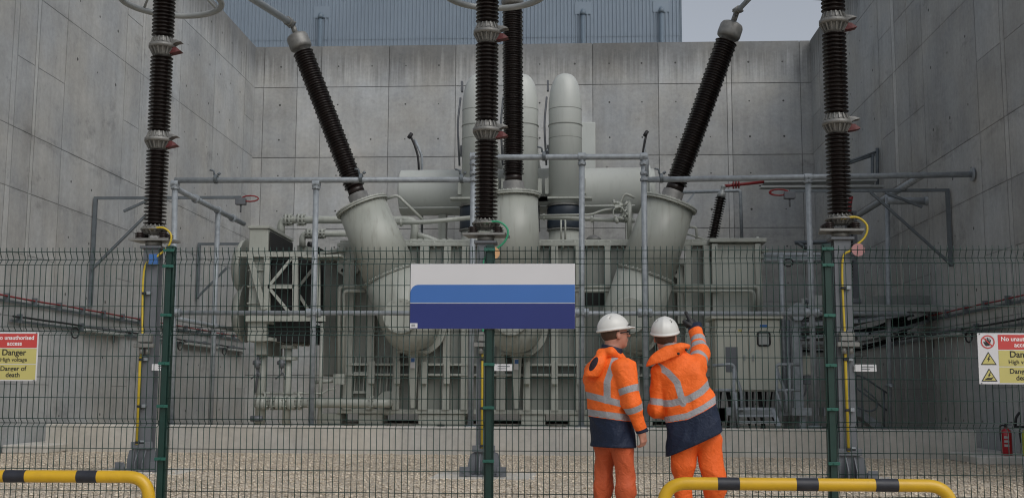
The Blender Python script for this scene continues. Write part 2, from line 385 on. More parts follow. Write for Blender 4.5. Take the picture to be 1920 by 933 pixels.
# low bund wall in front of the transformer
def bund():
    b = MB(); a0, a1 = P(88, 800, 23.8).x, P(1830, 800, 22.9).x
    n = 7
    for i in range(n):
        u0, u1 = i/n, (i+1)/n; b.ct = random.uniform(.93, 1.07)
        x0, x1 = a0+(a1-a0)*u0+.004, a0+(a1-a0)*u1-.004; y0, y1 = 23.75-.85*u0, 23.75-.85*u1
        z1 = .555
        vs = [(x0,y0,0),(x1,y1,0),(x1,y1+.32,0),(x0,y0+.32,0),(x0,y0,z1-.02),(x1,y1,z1-.02),(x1,y1+.32,z1-.02),(x0,y0+.32,z1-.02),
              (x0,y0+.02,z1),(x1,y1+.02,z1),(x1,y1+.3,z1),(x0,y0+.3,z1)]
        b.add(vs, [(0,1,5,4),(1,2,6,5),(2,3,7,6),(3,0,4,7),(4,5,9,8),(5,6,10,9),(6,7,11,10),(7,4,8,11),(8,9,10,11)])
    tag(b.build('bund_wall', M['plinth'], origin=(0, 23.4, 0)), 'low pale concrete bund wall running across the gravel in front of the transformer', 'wall')
bund()
b = MB(); b.bbox((XL+.035, 22.75, 0), (P(88, 840, 22.75).x, 27, .17), .02); tag(b.build('kerb', M['plinth']), 'low concrete kerb step against the left side wall, beside the bund wall end', 'kerb')
b = MB(); b.bbox((P(1832, 850, 21.1).x, 21.1, 0), (XR-.035, 26, .15), .02); tag(b.build('kerb', M['plinth']), 'low concrete kerb step under the red fire extinguisher at the right wall', 'kerb')
# patch of concrete round the column feet
for px, Y, lab in ((268, 17.8, 'thin concrete pad flush in the gravel under the left steel column'), (908, 17.3, 'thin concrete pad flush in the gravel under the middle steel column'), (1590, 17.0, 'thin concrete pad flush in the gravel under the right steel column')):
    p = P(px, 885, Y); b = MB(); b.bbox((p.x-.75, Y-.6, -.1), (p.x+.75, Y+.7, .012), .004)
    tag(b.build('concrete_pad', M['plinth']), lab, 'pad', 'concrete pads under the steel columns')

# clad building behind
def cladding():
    Y = 60.; x0 = P(250, 60, Y).x; x1 = P(1275, 60, Y).x; t = thing('clad_building', ((x0+x1)/2, Y, 0), 'large blue grey corrugated steel building rising behind the back wall', 'building')
    b = MB(); pitch = .2; n = int((x1-x0)/pitch); pts = []
    for i in range(n+1):
        x = x1-i*pitch; pts += [(x, Y), (x-.07, Y), (x-.1, Y-.045), (x-.17, Y-.045)]
    pts.append((pts[-1][0]-.03, Y))
    for z0, z1, dy in ((0, 20.3, 0), (20.22, 27, -.02)):
        vs = [(p[0], p[1]+dy, z0) for p in pts]+[(p[0], p[1]+dy, z1) for p in pts]; m = len(pts)
        b.add(vs, [(i+1, i, i+m, i+1+m) for i in range(m-1)])
    b.build('cladding', M['clad'], t)
    b = MB(); b.box((x0+.1, Y+.06, 0), (x1-.02, Y+20, 26.9)); b.build('side_wall', M['clad'], t)
    b = MB(); b.box((x1+.002, Y-.06, 0), (x1+.1, Y+.1, 27)); b.build('corner_flashing', M['dpipe'], t)
    b = MB(); b.box((x0, Y-.1, 27), (x1+.12, Y+20.2, 27.35)); b.build('roof', M['dpipe'], t)
    for px, py in ((601, 35), (1093, 28), (1240, 24)):
        p = P(px, py, Y-.25); b = MB()
        b.cyl((p.x, p.y, 8), (p.x, p.y, p.z), .11, 12); b.lathe((p.x, p.y, p.z), (0, 0, 1), [(0, .15), (.12, .16), (.3, .1)], 12)
        for z in (15, 17.5, 19.5): b.box((p.x-.14, Y-.4, z), (p.x+.14, Y-.03, z+.06))
        b.build('vent_pipe', M['dpipe'], t)
        b = MB(); b.box((p.x-.42, Y-.075, p.z+.1), (p.x+.42, Y-.05, p.z+.75)); b.build('flashing_plate', M['clad'], t)
cladding()

# ============================================================ TRANSFORMER
YT = 29.0
ZF = .42
tr = thing('power_transformer', (P(1030, 700, YT).x, 31, ZF), 'huge grey green power transformer with ribbed tank and three tilted bushing turrets filling the bay', 'transformer')
def z_at(py, Y, px=1000): return P(px, py, Y).z
xa, xb = P(640, 600, YT).x, P(1338, 600, YT).x
zt, zbm = z_at(457, YT), z_at(772, YT)
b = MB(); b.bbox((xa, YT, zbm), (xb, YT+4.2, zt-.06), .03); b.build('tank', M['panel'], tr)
b = MB()
b.bbox((xa-.12, YT-.14, zt-.07), (xb+.1, YT+4.3, zt+.03), .012)
b.bbox((xa-.06, YT-.08, zt+.032), (xb+.05, YT+4.2, zt+.1), .012)
for px in list(range(660, 1330, 22)):
    x = P(px, 455, YT-.14).x; b.cyl((x, YT-.11, zt-.12), (x, YT-.11, zt+.06), .022, 6)
b.build('tank_lid', M['paint'], tr)
ribs = [655, 697, 745, 795, 838, 872, 940, 988, 1040, 1088, 1140, 1192, 1240, 1290, 1326]
for i, px in enumerate(ribs):
    x = P(px, 600, YT-.2).x; b = MB(); w_ = .085 if i % 3 else .11
    b.bar((x, YT-.145, zbm+.05), (x, YT-.145, zt-.09), w_*2, .29, up=(0, 1, 0))
    b.build('tank_rib', M['paint'], tr)
# horizontal girders + lower brackets
b = MB()
for py in (684, 703): b.bbox((xa+.1, YT-.32, z_at(py, YT)-.03), (xb-.05, YT-.01, z_at(py, YT)+.03), .008)
b.build('girder', M['paint'], tr)
b = MB(); b.bbox((xa, YT-.25, zbm-.05), (xb, YT+4.2, zbm+.06), .01); b.build('base_plate', M['paint'], tr)
for px in (697, 745, 795, 838, 905, 988, 1040, 1088, 1140, 1192, 1240):
    x = P(px, 700, YT-.4).x; z0 = z_at(727, YT); z1 = z_at(676, YT); b = MB()
    b.prism([(x-.05, YT-.205, z0), (x-.05, YT-.42, z0+.1), (x-.05, YT-.42, z1-.05), (x-.05, YT-.205, z1)], (.1, 0, 0))
    b.bar((x, YT-.425, z0+.1), (x, YT-.425, z1-.03), .15, .012, up=(0, 1, 0))
    b.build('lifting_bracket', M['paint'], tr)
# stiffening panel grids between the ribs
b = MB()
for (u0, u1) in ((665, 690), (700, 738)):
    for k in range(4):
        px = u0+(u1-u0)*k/3; x = P(px, 700, YT-.1).x; b.bar((x, YT-.06, z_at(738, YT)), (x+.03, YT-.06, z_at(670, YT)), .03, .1, up=(0, 1, 0))
b.bar((P(663, 736, YT).x, YT-.1, z_at(736, YT)), (P(697, 736, YT).x, YT-.1, z_at(736, YT)), .08, .06)
b.bar((P(663, 701, YT).x, YT-.12, z_at(701, YT)), (P(697, 701, YT).x, YT-.12, z_at(701, YT)), .08, .1)
b.build('stiffener_grid', M['paint'], tr)
# jacking feet
for px in (620, 697, 808, 850, 1000, 1090, 1200, 1300):
    x = P(px, 780, YT).x; b = MB(); b.bbox((x-.3, YT-.2, zbm-.32), (x+.3, YT+.7, zbm-.052), .02)
    b.bbox((x-.38, YT-.26, zbm-.42), (x+.38, YT+.75, zbm-.322), .01); b.build('jacking_foot', M['paint'], tr)
b = MB(); b.box((xa-.5, YT+.25, 0), (xb+2, YT+4.2, zbm-.3), 0)
tag(b.build('foundation_slab', M['plinth']), 'raised concrete foundation in shadow under the transformer tank', 'foundation')
# side extension tank at the right
x2, x3 = P(1334, 520, YT-.3).x, P(1430, 520, YT-.3).x
b = MB(); b.bbox((x2, YT-.3, z_at(600, YT)), (x3, YT+2.6, z_at(457, YT-.3)), .03)
for px in (1341, 1422): x = P(px, 520, YT-.4).x; b.bar((x, YT-.36, z_at(600, YT)), (x, YT-.36, z_at(462, YT)), .14, .12, up=(0, 1, 0))
b.bbox((x2-.05, YT-.45, z_at(456, YT-.3)), (x3+.1, YT+2.7, z_at(456, YT-.3)+.1), .01)
b.build('side_tank', M['paint'], tr)
b = MB(); x = P(638, 520, YT).x; xx = P(606, 520, YT+.4).x
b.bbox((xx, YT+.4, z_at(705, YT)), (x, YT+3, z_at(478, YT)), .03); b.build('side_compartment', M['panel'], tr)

def flange(b, c, ax, r, th=.09, nb=24, mi=0):  # bolted joint
    ax = V(ax).normalized(); c = V(c); b.ring(c-ax*th/2, c-ax*.004, r, 40, mi); b.ring(c+ax*.004, c+ax*th/2, r, 40, mi)
    q = ax.cross(V((0, 1, .3))).normalized(); s_ = ax.cross(q)
    for i in range(nb):
        a = 2*PI*i/nb; p = c+(q*math.cos(a)+s_*math.sin(a))*(r-.045); b.cyl(p-ax*(th/2+.022), p+ax*(th/2+.022), .016, 6, mi)
def sheds(b, a, ax, L, n, rc, rs, seg=26, rs2=None, mi=0):
    p = L/n; prof = []
    for i in range(n):
        k = rs2 if (rs2 and i % 2) else rs; t = i*p
        prof += [(t+p*.05, rc), (t+p*.40, rc+.004), (t+p*.46, k*.96), (t+p*.52, k), (t+p*.60, k*.98), (t+p*.74, rc+.008)]
    prof.append((L, rc)); b.lathe(a, ax, prof, seg, mi, True)
def bushing(base, tip, mtop, r_s, r_c, n, parent, capr):
    ax = (tip-base).normalized(); L = (tip-base).length
    t = MB(); sheds(t, base+ax*.46, ax, L-.46, int(n*1.25), r_c, r_s, 28, r_s*.93)
    bo = t.build('bushing', [M['shed']], parent)
    t = MB(); t.lathe(base, ax, [(0, r_c+.12), (.10, r_c+.12), (.11, r_c+.06), (.29, r_c+.055), (.3, r_c+.03)], 28, 0)
    t.lathe(base+ax*.301, ax, [(0, r_c+.015), (.17, r_c+.01)], 28, 1)
    t.build('bushing_base', [M['cast'], M['shed']], bo)
    t = MB(); c = tip; t.lathe(c, ax, [(0, r_c*.8), (.08, r_c*.8), (.09, capr*.80), (.12, capr*.93), (.18, capr*.97), (.40, capr*.95), (.46, capr*.86), (.49, capr*.68), (.5, capr*.35)], 28)
    t.cyl(c+ax*.5, c+ax*.8, .07, 12); t.build('terminal_cap', M['cast'], bo)
    return c+ax*.8
YU = 27.9
def turret(lowp, topp, rl, ru, joint, hatch=True):
    lowp, topp = V(lowp), V(topp); ax = (topp-lowp).normalized(); L = (topp-lowp).length; j = L*joint
    t = MB()
    t.lathe(lowp, ax, [(-rl*.96, rl*.12), (-rl*.9, rl*.42), (-rl*.7, rl*.72), (-rl*.4, rl*.92), (0, rl), (j, rl*.99)], 44)
    t.lathe(lowp, ax, [(j, rl*.955), (L, ru)], 44)
    o = t.build('turret', M['paint'], tr)
    t = MB(); flange(t, lowp+ax*j, ax, rl*1.04, .045, 40); t.build('turret_flange', M['paint'], o)
    t = MB(); flange(t, topp, ax, ru*1.12, .09, 36); t.build('turret_flange', M['paint'], o)
    t = MB(); c = V((lowp.x, YT-.05, lowp.z)); t.cyl(c, (lowp.x, lowp.y, lowp.z), rl*.93, 44)
    t.ring((lowp.x+.05, YT-.45, lowp.z-.02), (lowp.x+.05, YT-.32, lowp.z-.02), rl*1.08, 44)
    t.build('turret_neck', M['paint'], o)
    if hatch:      # oval inspection cover on the front
        t = MB(); n_ = V((0, -1, 0)); n_ = (n_-ax*n_.dot(ax)).normalized()*1; c = lowp+ax*.15-V((.08, 0, 0))
        t.lathe(c+n_*(rl-.16), n_, [(0, rl*.62), (.2, rl*.62), (.225, rl*.59)], 32); 
        s1 = ax; s2 = ax.cross(n_)
        for i in range(14):
            a = 2*PI*i/14; p = c+n_*(rl+.055)+(s1*math.cos(a)+s2*math.sin(a))*rl*.52; t.cyl(p, p+n_*.035, .02, 6)
        t.build('inspection_cover', M['paint'], o)
    t = MB(); zc = lowp.z-rl-.02; zq = z_at(727, YT)
    t.prism([(lowp.x-.13, YT-.6, zc+.12), (lowp.x+.13, YT-.6, zc+.12), (lowp.x+.05, YT-.5, zq-.5), (lowp.x-.05, YT-.5, zq-.5)], (0, .14, 0))
    t.bar((lowp.x-.4, YT-.5, zc+.05), (lowp.x+.4, YT-.5, zc+.05), .3, .06); t.build('turret_strut', M['paint'], o)
    t = MB(); t.box((lowp.x-.06, YT-.625, zc-.35), (lowp.x+.06, YT-.617, zc-.08), 0); t.box((lowp.x-.045, YT-.629, zc-.2), (lowp.x+.045, YT-.6255, zc-.1), 1); t.build('rating_tag', [M['white'], M['bluetag']], o)
    return o, ax
lowL, topL = P(770, 606, YU), P(679, 387, YU)
lowC, topC = P(967, 612, YU), P(963, 366, YU)
lowR, topR = P(1180, 606, YU), P(1255, 382, YU)
_, axL = turret(lowL, topL, .70, .60, .40); _, axC = turret(lowC, topC, .66, .59, .35); _, axR = turret(lowR, topR, .71, .62, .40)
tipL, tipC, tipR = P(568, 98, YU), P(961, 18, YU), P(1362, 78, YU)
eL = bushing(topL+axL*.045, tipL, None, .262, .19, 46, tr, .29)
eC = bushing(topC+axC*.045, tipC, None, .262, .20, 58, tr, .29)
eR = bushing(topR+axR*.045, tipR, None, .275, .20, 46, tr, .30)
# small neutral bushing at the right end
t = MB(); a_, c_ = P(1336, 448, YT+.3), P(1352, 370, YT+.3); sheds(t, a_, c_-a_, (c_-a_).length, 17, .08, .145, 20); o = t.build('neutral_bushing', M['shed'], tr)
t = MB(); t.lathe(c_, c_-a_, [(0, .11), (.12, .1), (.14, .06), (.25, .05), (.27, .07), (.33, .04)], 16); t.build('terminal_cap', M['alu'], o)
# manhole valve on the lid, breather etc
t = MB(); p = P(1113, 452, YT+.8); t.lathe(p-V((0, 0, .1)), (0, 0, 1), [(0, .14), (.1, .14), (.11, .2), (.16, .2), (.2, .16), (.26, .07)], 20); t.build('relief_valve', M['cast'], tr)
# blank turrets (round ported boxes) on the tank face
for px, py in ((652, 475), (1277, 478)):
    c = P(px, py, YT-.25); t = MB(); t.cyl(c, c+V((0, .24, 0)), .27, 28); t.ring(c-V((0, .05, 0)), c, .24, 28)
    t.prism([c+V((-.3, .1, -.05)), c+V((.3, .1, -.05)), c+V((.26, .1, -.45)), c+V((.12, .1, -.56)), c+V((-.12, .1, -.56)), c+V((-.26, .1, -.45))], (0, .12, 0))
    for s_ in (-1, 1): t.cyl(c+V((s_*.14, .09, -.42)), c+V((s_*.14, .101, -.42)), .045, 12, 1)
    t.bar(c+V((0, .1, -.55)), c+V((0, .1, -1.7)), .2, .12, up=(0, 1, 0))
    t.build('lifting_lug', [M['paint'], M['dark']], tr)
t = MB(); c = P(1277, 478, YT-.31); t.box((c.x-.11, c.y, c.z-.1), (c.x+.11, c.y+.008, c.z+.12)); t.build('notice_plate', M['white'], tr)
# thin pipes on the tank face
def pipe(pts, r, name='pipe', parent=tr, mt='paint', bend=.12, collars=()):
    t = MB(); t.tube(pts, r, 10, bend=bend)
    for c, d in collars: c = V(c); d = V(d).normalized(); t.ring(c-d*.03, c+d*.03, r*1.6, 14)
    return t.build(name, M[mt], parent)
Yp = YT-.55
pipe([P(683, 537, Yp), P(636, 537, Yp), P(636, 705, Yp)], .055)
pipe([P(685, 545, Yp-.1), P(644, 545, Yp-.1), P(644, 705, Yp-.1)], .045)
pipe([P(1248, 537, Yp), P(1423, 537, Yp), P(1423, 590, Yp)], .06)
pipe([P(1248, 545, Yp), P(1414, 545, Yp), P(1414, 590, Yp)], .045)
pipe([P(1078, 537, Yp), P(1150, 537, Yp)], .055); pipe([P(1078, 545, Yp), P(1148, 545, Yp)], .045)
t = MB(); c = P(637, 713, Yp-.1); t.bbox(c-V((.14, .12, .1)), c+V((.14, .12, .16)), .01); t.build('junction_box', M['paint'], tr)
pipe([P(588, 716, Yp), P(630, 713, Yp)], .045)
# dark rectangular openings low on the right of the tank
t = MB(); t.box(P(1083, 572, YT-.02), P(1140, 545, YT+.1)); t.build('recess', M['dark'], tr)
# ---- main oil pipes on lid, left
def oilpipe(pts, r, fl=()):
    t = MB(); t.tube(pts, r, 16, bend=.28, nb=8)
    for c, d in fl:
        c, d = V(c), V(d).normalized()
        for s_ in (-1, 1):
            t.ring(c+d*(s_*.05)-d*.025, c+d*(s_*.05)+d*.025, r*1.6, 18)
        q = V((0, 0, 1)) if abs(d.z) < .5 else V((1, 0, 0))
        for a in range(8):
            v = Matrix.Rotation(a*PI/4, 3, d) @ q; t.cyl(c-d*.12+v*r*1.4, c+d*.12+v*r*1.4, .018, 6)
    return t.build('oil_pipe', M['paint'], tr)
Yo = YT+1.5
oilpipe([P(527, 440, Yo), P(527, 412, Yo), P(780, 412, Yo), P(775, 456, Yo)], .105, [(P(541, 412, Yo), (1, 0, 0)), (P(565, 412, Yo), (1, 0, 0)), (P(722, 412, Yo), (1, 0, 0))])
oilpipe([P(567, 462, Yo-.5), P(567, 438, Yo-.5), P(655, 438, Yo-.5)], .085, [(P(582, 438, Yo-.5), (1, 0, 0)), (P(602, 438, Yo-.5), (1, 0, 0))])
oilpipe([P(783, 440, Yo), P(800, 445, Yo), P(830, 457, Yo)], .08)
t = MB(); c = P(775, 452, Yo); t.lathe(c-V((0, 0, .15)), (0, 0, 1), [(0, .2), (.05, .2), (.06, .15), (.2, .12)], 18)
for px in (792, 802, 836, 848): c = P(px, 455, YT+.3); t.prism([c+V((-.1, 0, -.05)), c+V((.1, 0, -.05)), c+V((.1, 0, .05)), c+V((-.03, 0, .12)), c+V((-.1, 0, .12))], (0, .5, 0))
t.build('lid_fitting', M['paint'], tr)
pipe([P(726, 372, YT+.3), P(745, 366, YT+.3), P(793, 412, YT+.3)], .04, bend=.1)
pipe([P(723, 418, YT+.2), P(800, 416, YT+.2), P(893, 407, YT+.2)], .06, collars=[(P(740, 418, YT+.2), (1, 0, 0)), (P(752, 417.6, YT+.2), (1, 0, 0))])
pipe([P(1012, 407, YT+.2), P(1190, 414, YT+.2)], .055, collars=[(P(1020, 407, YT+.2), (1, 0, 0)), (P(1110, 411, YT+.2), (1, 0, 0))])
pipe([P(1012, 404, YT), P(1110, 402, YT), P(1130, 394, YT), P(1160, 390, YT)], .03, bend=.1)
pipe([P(1190, 371, YT), P(1172, 362, YT), P(1163, 380, YT), P(1160, 395, YT)], .035, bend=.1)
pipe([P(1052, 453, YT), P(1052, 412, YT)], .025); pipe([P(1060, 453, YT), P(1060, 412, YT)], .025)
pipe([P(1180, 455, YT+.1), P(1180, 375, YT+.1)], .06)
pipe([P(1290, 425, YT), P(1306, 426, YT), P(1306, 452, YT)], .035, bend=.08); pipe([P(1284, 437, YT), P(1326, 450, YT)], .025)
pipe([P(1338, 452, YT-.2), P(1424, 452, YT-.2)], .075, collars=[(P(1420, 452, YT-.2), (1, 0, 0))])
t = MB(); rr = random.Random(4)
for k in range(22):     # valve cluster by the right turret
    c = P(1163+rr.uniform(-13, 14), 395+rr.uniform(-18, 18), YT+rr.uniform(-.2, .1)); d = V((rr.uniform(-1, 1), rr.uniform(-1, .3), rr.uniform(-1, 1))).normalized(); t.cyl(c-d*.07, c+d*.07, rr.uniform(.025, .055), 8)
c = P(1160, 398, YT-.2); t.tube([c+V((math.cos(a*PI/8), 0, math.sin(a*PI/8)))*.14 for a in range(16)], .018, 6, closed=True)
t.build('valve_cluster', M['paint'], tr)
t = MB()                                                              # flange handwheel disc at right corner
for k in range(12): c = P(1432+rr.uniform(-9, 9), 478+rr.uniform(-8, 6), YT-.3); d = V((rr.uniform(-1, 1), rr.uniform(-1, .3), rr.uniform(-1, 1))).normalized(); t.cyl(c-d*.07, c+d*.07, .045, 8)
t.build('drain_valve', M['paint'], tr)
# lower big pipe with flange, left bottom
yb_ = YT-.9
t = MB(); t.tube([P(478, 755, yb_), P(728, 755, yb_), P(728, 755, YT+.1)], .115, 18, bend=.2, nb=8)
for px in (486, 500, 512, 520, 535, 552, 563, 583, 697):
    c = P(px, 755, yb_); t.ring(c-V((.03, 0, 0)), c+V((.03, 0, 0)), .17, 20)
    for a in range(6): v = Matrix.Rotation(a*PI/3, 3, V((1, 0, 0))) @ V((0, 0, .15)); t.cyl(c+v-V((.06, 0, 0)), c+v+V((.06, 0, 0)), .018, 6)
for px in (493, 526, 545): c = P(px, 755, yb_); t.lathe(c-V((.09, 0, 0)), (1, 0, 0), [(0, .1), (.04, .17), (.14, .17), (.18, .1)], 18)
c = P(728, 755, YT-.12); t.ring(c-V((0, .05, 0)), c+V((0, .05, 0)), .3, 30)
t.build('drain_pipe', M['paint'], tr)
pipe([P(476, 737, yb_), P(606, 737, yb_), P(614, 730, yb_), P(630, 728, yb_)], .022)
for px in (497, 560): t = MB(); c = P(px, 744, yb_); t.cyl(c-V((0, 0, .1)), c+V((0, 0, .1)), .035, 8); t.cyl(c+V((-.12, 0, .1)), c+V((.12, 0, .1)), .03, 8); t.build('valve', M['paint'], tr)

# ---- conservator
cv = thing('conservator', (P(985, 361, 34).x, 34, z_at(405, 34)), 'long pale horizontal oil conservator cylinder behind the vertical bus ducts', 'tank')
t = MB(); a_, c_ = P(752, 362, 34), P(1226, 357, 34); ax = (c_-a_).normalized(); L = (c_-a_).length; R_ = .69
t.lathe(a_, ax, [(-.02, .2), (-.01, R_-.06), (.02, R_-.01), (.05, R_), (L-.3, R_)], 48); t.build('shell', M['paint2'], cv)
t = MB(); t.ring(a_+ax*(L-.3), a_+ax*(L-.24), R_+.07, 48); t.ring(a_+ax*(L-.18), a_+ax*(L-.12), R_+.07, 48); t.lathe(a_+ax*(L-.3), ax, [(0, R_-.01), (.3, R_-.05), (.34, R_-.3)], 48); t.build('end_flange', M['paint2'], cv)
for px in (830, 1180):
    t = MB(); p = P(px, 400, 34); t.bar((p.x, 34.1, zt+.1), (p.x, 34.1, z_at(385, 34)), .22, .5, up=(0, 1, 0)); t.build('support_leg', M['paint'], cv)
t = MB(); t.tube([P(748, 390, 33.2), P(1190, 385, 33.2)], .025, 8); t.build('pipe', M['paint2'], cv)
t = MB(); c = P(1140, 317, 34); t.cyl(c-V((0, 0, .05)), c+V((0, 0, .08)), .05, 10); t.build('filler_cap', M['cast'], cv)
# whips (bent hoses) over conservator
for px0, sg, lab in ((787, -1, 'thin bent black hose rising behind the left end of the white conservator'), (1205, 1, 'thin bent black hose rising behind the right end of the white conservator')):
    w_ = thing('breather_hose', P(px0, 340, 34.8), lab, 'hose', 'hoses over the conservator'); t = MB()
    if sg < 0: pts = [P(786, 330, 34.8), P(784, 292, 34.8), P(776, 268, 34.8), P(770, 256, 34.8)]; q = [P(791, 456, 34.9), P(791, 292, 34.9), P(778, 262, 34.9)]
    else: pts = [P(1203, 310, 34.8), P(1206, 280, 34.8), P(1212, 252, 34.8)]; q = [P(1206, 320, 34.9), P(1209, 262, 34.9)]
    t.tube(pts, .035, 8, bend=.2); t.cyl(pts[-1]-V((.06, .02, .05)), pts[-1]+V((.03, .02, .1)), .06, 8); t.build('hose', M['black'], w_)
    t = MB(); t.tube(q, .04, 8, bend=.1); t.build('hose_pole', M['galv'], w_)

# ---- bus ducts
YD = 32.3
for px, lab in ((897, 'leftmost of the three tall pale round bus ducts bending back to the wall'), (978, 'middle one of the three tall pale round bus ducts, behind the dark upright bushing'), (1060, 'rightmost and fully visible one of the three tall pale round bus ducts')):
    bd = thing('bus_duct', P(px, 455, YD), lab, 'duct', 'three tall bus ducts behind the transformer'); r = .475
    x = P(px, 300, YD).x; zb_ = z_at(388, YD); ze = z_at(205, YD)
    pts = [V((x, YD, zb_)), V((x, YD, ze))]; Rb = 1.55
    Hd = z_at(140, YD)-ze
    prof = [(0, r), (ze-zb_, r)]+[(ze-zb_+Hd*math.sin(a*PI/28), max(.004, r*math.cos(a*PI/28)**.68)) for a in range(1, 15)]
    t = MB(); t.lathe((x, YD, zb_), (0, 0, 1), prof, 48); t.build('duct_tube', M['paint2'], bd)
    t = MB(); t.cyl((x, YD+.2, ze-.5), (x, YB-.03, ze-.5), r*.8, 32); t.build('wall_connection', M['paint2'], bd)
    t = MB()
    for py, rr_ in ((237, .492), (262, .479), (208, .479)):
        z = z_at(py, YD)
        if z < ze: t.ring((x, YD, z-.012), (x, YD, z+.012), rr_, 44, bev=.003)
    t.build('weld_band', M['panel'], bd)
    t = MB(); z0 = z_at(432, YD); H = zb_-z0; prof = [(0, .45)]
    for k in range(2): o_ = k*H/2; prof += [(o_+.03, .5), (o_+.08, .52), (o_+H/2-.08, .52), (o_+H/2-.03, .5), (o_+H/2, .46)]
    t.lathe((x, YD, z0), (0, 0, 1), prof, 40); t.build('bellows', M['navyrub'], bd)
    t = MB()
    for z in (z0-.02, z0+H/2-.03, zb_-.01): t.ring((x, YD, z), (x, YD, z+.035), .535, 40)
    t.build('clamp_band', M['cast'], bd)
    t = MB(); t.lathe((x, YD, zt+.05), (0, 0, 1), [(0, .62), (.06, .62), (.07, .55), (.12, .49), (z0-zt-.07, .47)], 40)
    t.build('duct_base', M['paint'], bd)
    for sx in (-1, 1): t = MB(); t.bbox((x+sx*.52-.06, YD-.1, zb_+.35), (x+sx*.52+.06, YD+.1, zb_+.8), .01); t.build('lug', M['paint'], bd)
    t = MB(); t.bar((x-.75, YD-.3, zb_+.18), (x+.75, YD-.3, zb_+.18), .5, .05); t.build('bracket', M['paint'], bd)
    t = MB(); 
    for dz in (0, 1.9): t.box((x-.53, YD+.02, zb_+1.5+dz), (x-.47, YD+.2, zb_+1.8+dz))
    t.tube([V((x-.54, YD, zb_+1.2)), V((x-.6, YD-.1, zb_+2.4)), V((x-.53, YD, zb_+3.2))], .03, 8, bend=.3); t.build('sensor_bracket', M['steel'], bd)
t = MB(); t.bbox(P(1060, 330, 39.7), P(1116, 232, 39.95), .02); tag(t.build('wall_panel', M['paint2']), 'pale flat rectangular plate on the back wall behind the right bus duct', 'panel')

# ============================================================ COOLER (left)
YC = 27.6
co = thing('oil_cooler', P(520, 700, YC+1), 'grey green oil cooler bank with lattice frame at the left of the transformer', 'cooler')
t = MB(); t.bbox(P(466, 475, YC), P(503, 428, YC) + V((0, 2.4, 0)), .015); t.bbox(P(464, 428, YC-.05), P(505, 422, YC-.05)+V((0, 2.5, 0)), .01); t.build('header_box', M['paint'], co)
p0 = P(503, 470, YC)
t = MB(); t.box((p0.x+.002, YC+.1, z_at(474, YC)), (p0.x+.03, YC+2.3, z_at(431, YC))); t.build('radiator_core_dark_fill', M['dark'], co)
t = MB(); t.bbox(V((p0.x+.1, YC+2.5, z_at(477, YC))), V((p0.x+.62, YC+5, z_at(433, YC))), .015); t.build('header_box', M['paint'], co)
t = MB(); t.box((p0.x+.622, YC+2.6, z_at(477, YC)), (p0.x+.65, YC+4.9, z_at(436, YC))); t.build('radiator_core_dark_fill', M['dark'], co)
for py0, py1 in ((478, 535), (541, 594)):
    t = MB(); 
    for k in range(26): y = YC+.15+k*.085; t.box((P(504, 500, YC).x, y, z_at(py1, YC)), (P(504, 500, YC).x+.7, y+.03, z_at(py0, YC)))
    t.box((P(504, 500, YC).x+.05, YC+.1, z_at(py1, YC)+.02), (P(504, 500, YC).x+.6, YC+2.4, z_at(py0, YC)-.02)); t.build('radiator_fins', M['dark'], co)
t = MB(); t.box((P(560, 500, YC).x, YC+1.9, z_at(594, YC)), (P(598, 500, YC).x, YC+3.9, z_at(480, YC))); t.build('radiator_core_dark_fill', M['dark'], co)
t = MB(); t.box(P(506, 594, YC+.45), P(597, 480, YC+.45)+V((0, .05, 0))); t.build('radiator_core_dark_fill', M['dark'], co)  # near-black slab added to darken the gaps behind the lattice
def member(p, q, Y, w_=.13, d=.1, nm='frame_member'):
    t = MB(); a, c = P(p[0], p[1], Y), P(q[0], q[1], Y); t.bar(a, c, d, w_, up=(0, 1, 0) if False else (0, 0, 1)) if abs(a.x-c.x) > abs(a.z-c.z)*.2 else t.bar(a, c, w_, d, up=(0, 1, 0))
    t.build(nm, M['paint'], co)
for Y, dx in ((YC-.05, 0), (YC+2.4, 0)):
    member((444, 477), (574, 477), Y, .12, .12); member((462, 597), (610, 597), Y, .13, .14)
    member((501, 477), (501, 595), Y, .14); member((554, 477), (554, 595), Y, .13)
    member((503, 537), (551, 537), Y, .10)
    member((547, 484), (506, 534), Y-.01, .07, .05); member((506, 541), (548, 592), Y-.01, .07, .05)
    member((597, 477), (597, 595), Y, .09)
member((590, 500), (558, 540), YC+.4, .07, .05); member((558, 548), (585, 592), YC+.4, .07, .05)
member((468, 480), (496, 580), YC-.12, .13, .05, 'brace')
t = MB(); t.bbox(P(465, 595, YC+.05), P(499, 479, YC+.05)+V((0, 2.3, 0)), .01)
for py in (505, 536, 568): z = z_at(py, YC); t.box((P(465, 500, YC).x, YC, z-.015), (P(499, 500, YC).x, YC+.048, z+.015))
t.build('side_panel', M['paint'], co)
for py in (503, 587):           # fan cowls facing left
    c = P(463, py, YC+1.15); t = MB(); t.lathe(c, (-1, 0, 0), [(0, .74), (.1, .72), (.22, .55), (.26, .5)], 36); t.build('fan_cowl', M['paint'], co)
t = MB(); t.bbox(P(463, 640, YC), P(500, 601, YC)+V((0, 2.3, 0)), .02)
t.bbox(P(476, 665, YC+.3), P(500, 640, YC+.3)+V((0, 1.6, 0)), .02); t.build('lower_duct', M['paint'], co)
t = MB(); t.box(P(501, 640, YC+.2), P(574, 603, YC+.2)+V((0, 2.0, 0))); t.build('radiator_core_dark_fill', M['dark'], co)
t = MB(); t.bar(P(501, 603, YC-.02), P(600, 640, YC+2.8), .1, .06); t.bar(P(501, 635, YC), P(574, 646, YC+1.6), .2, .08); t.build('beam', M['paint'], co)
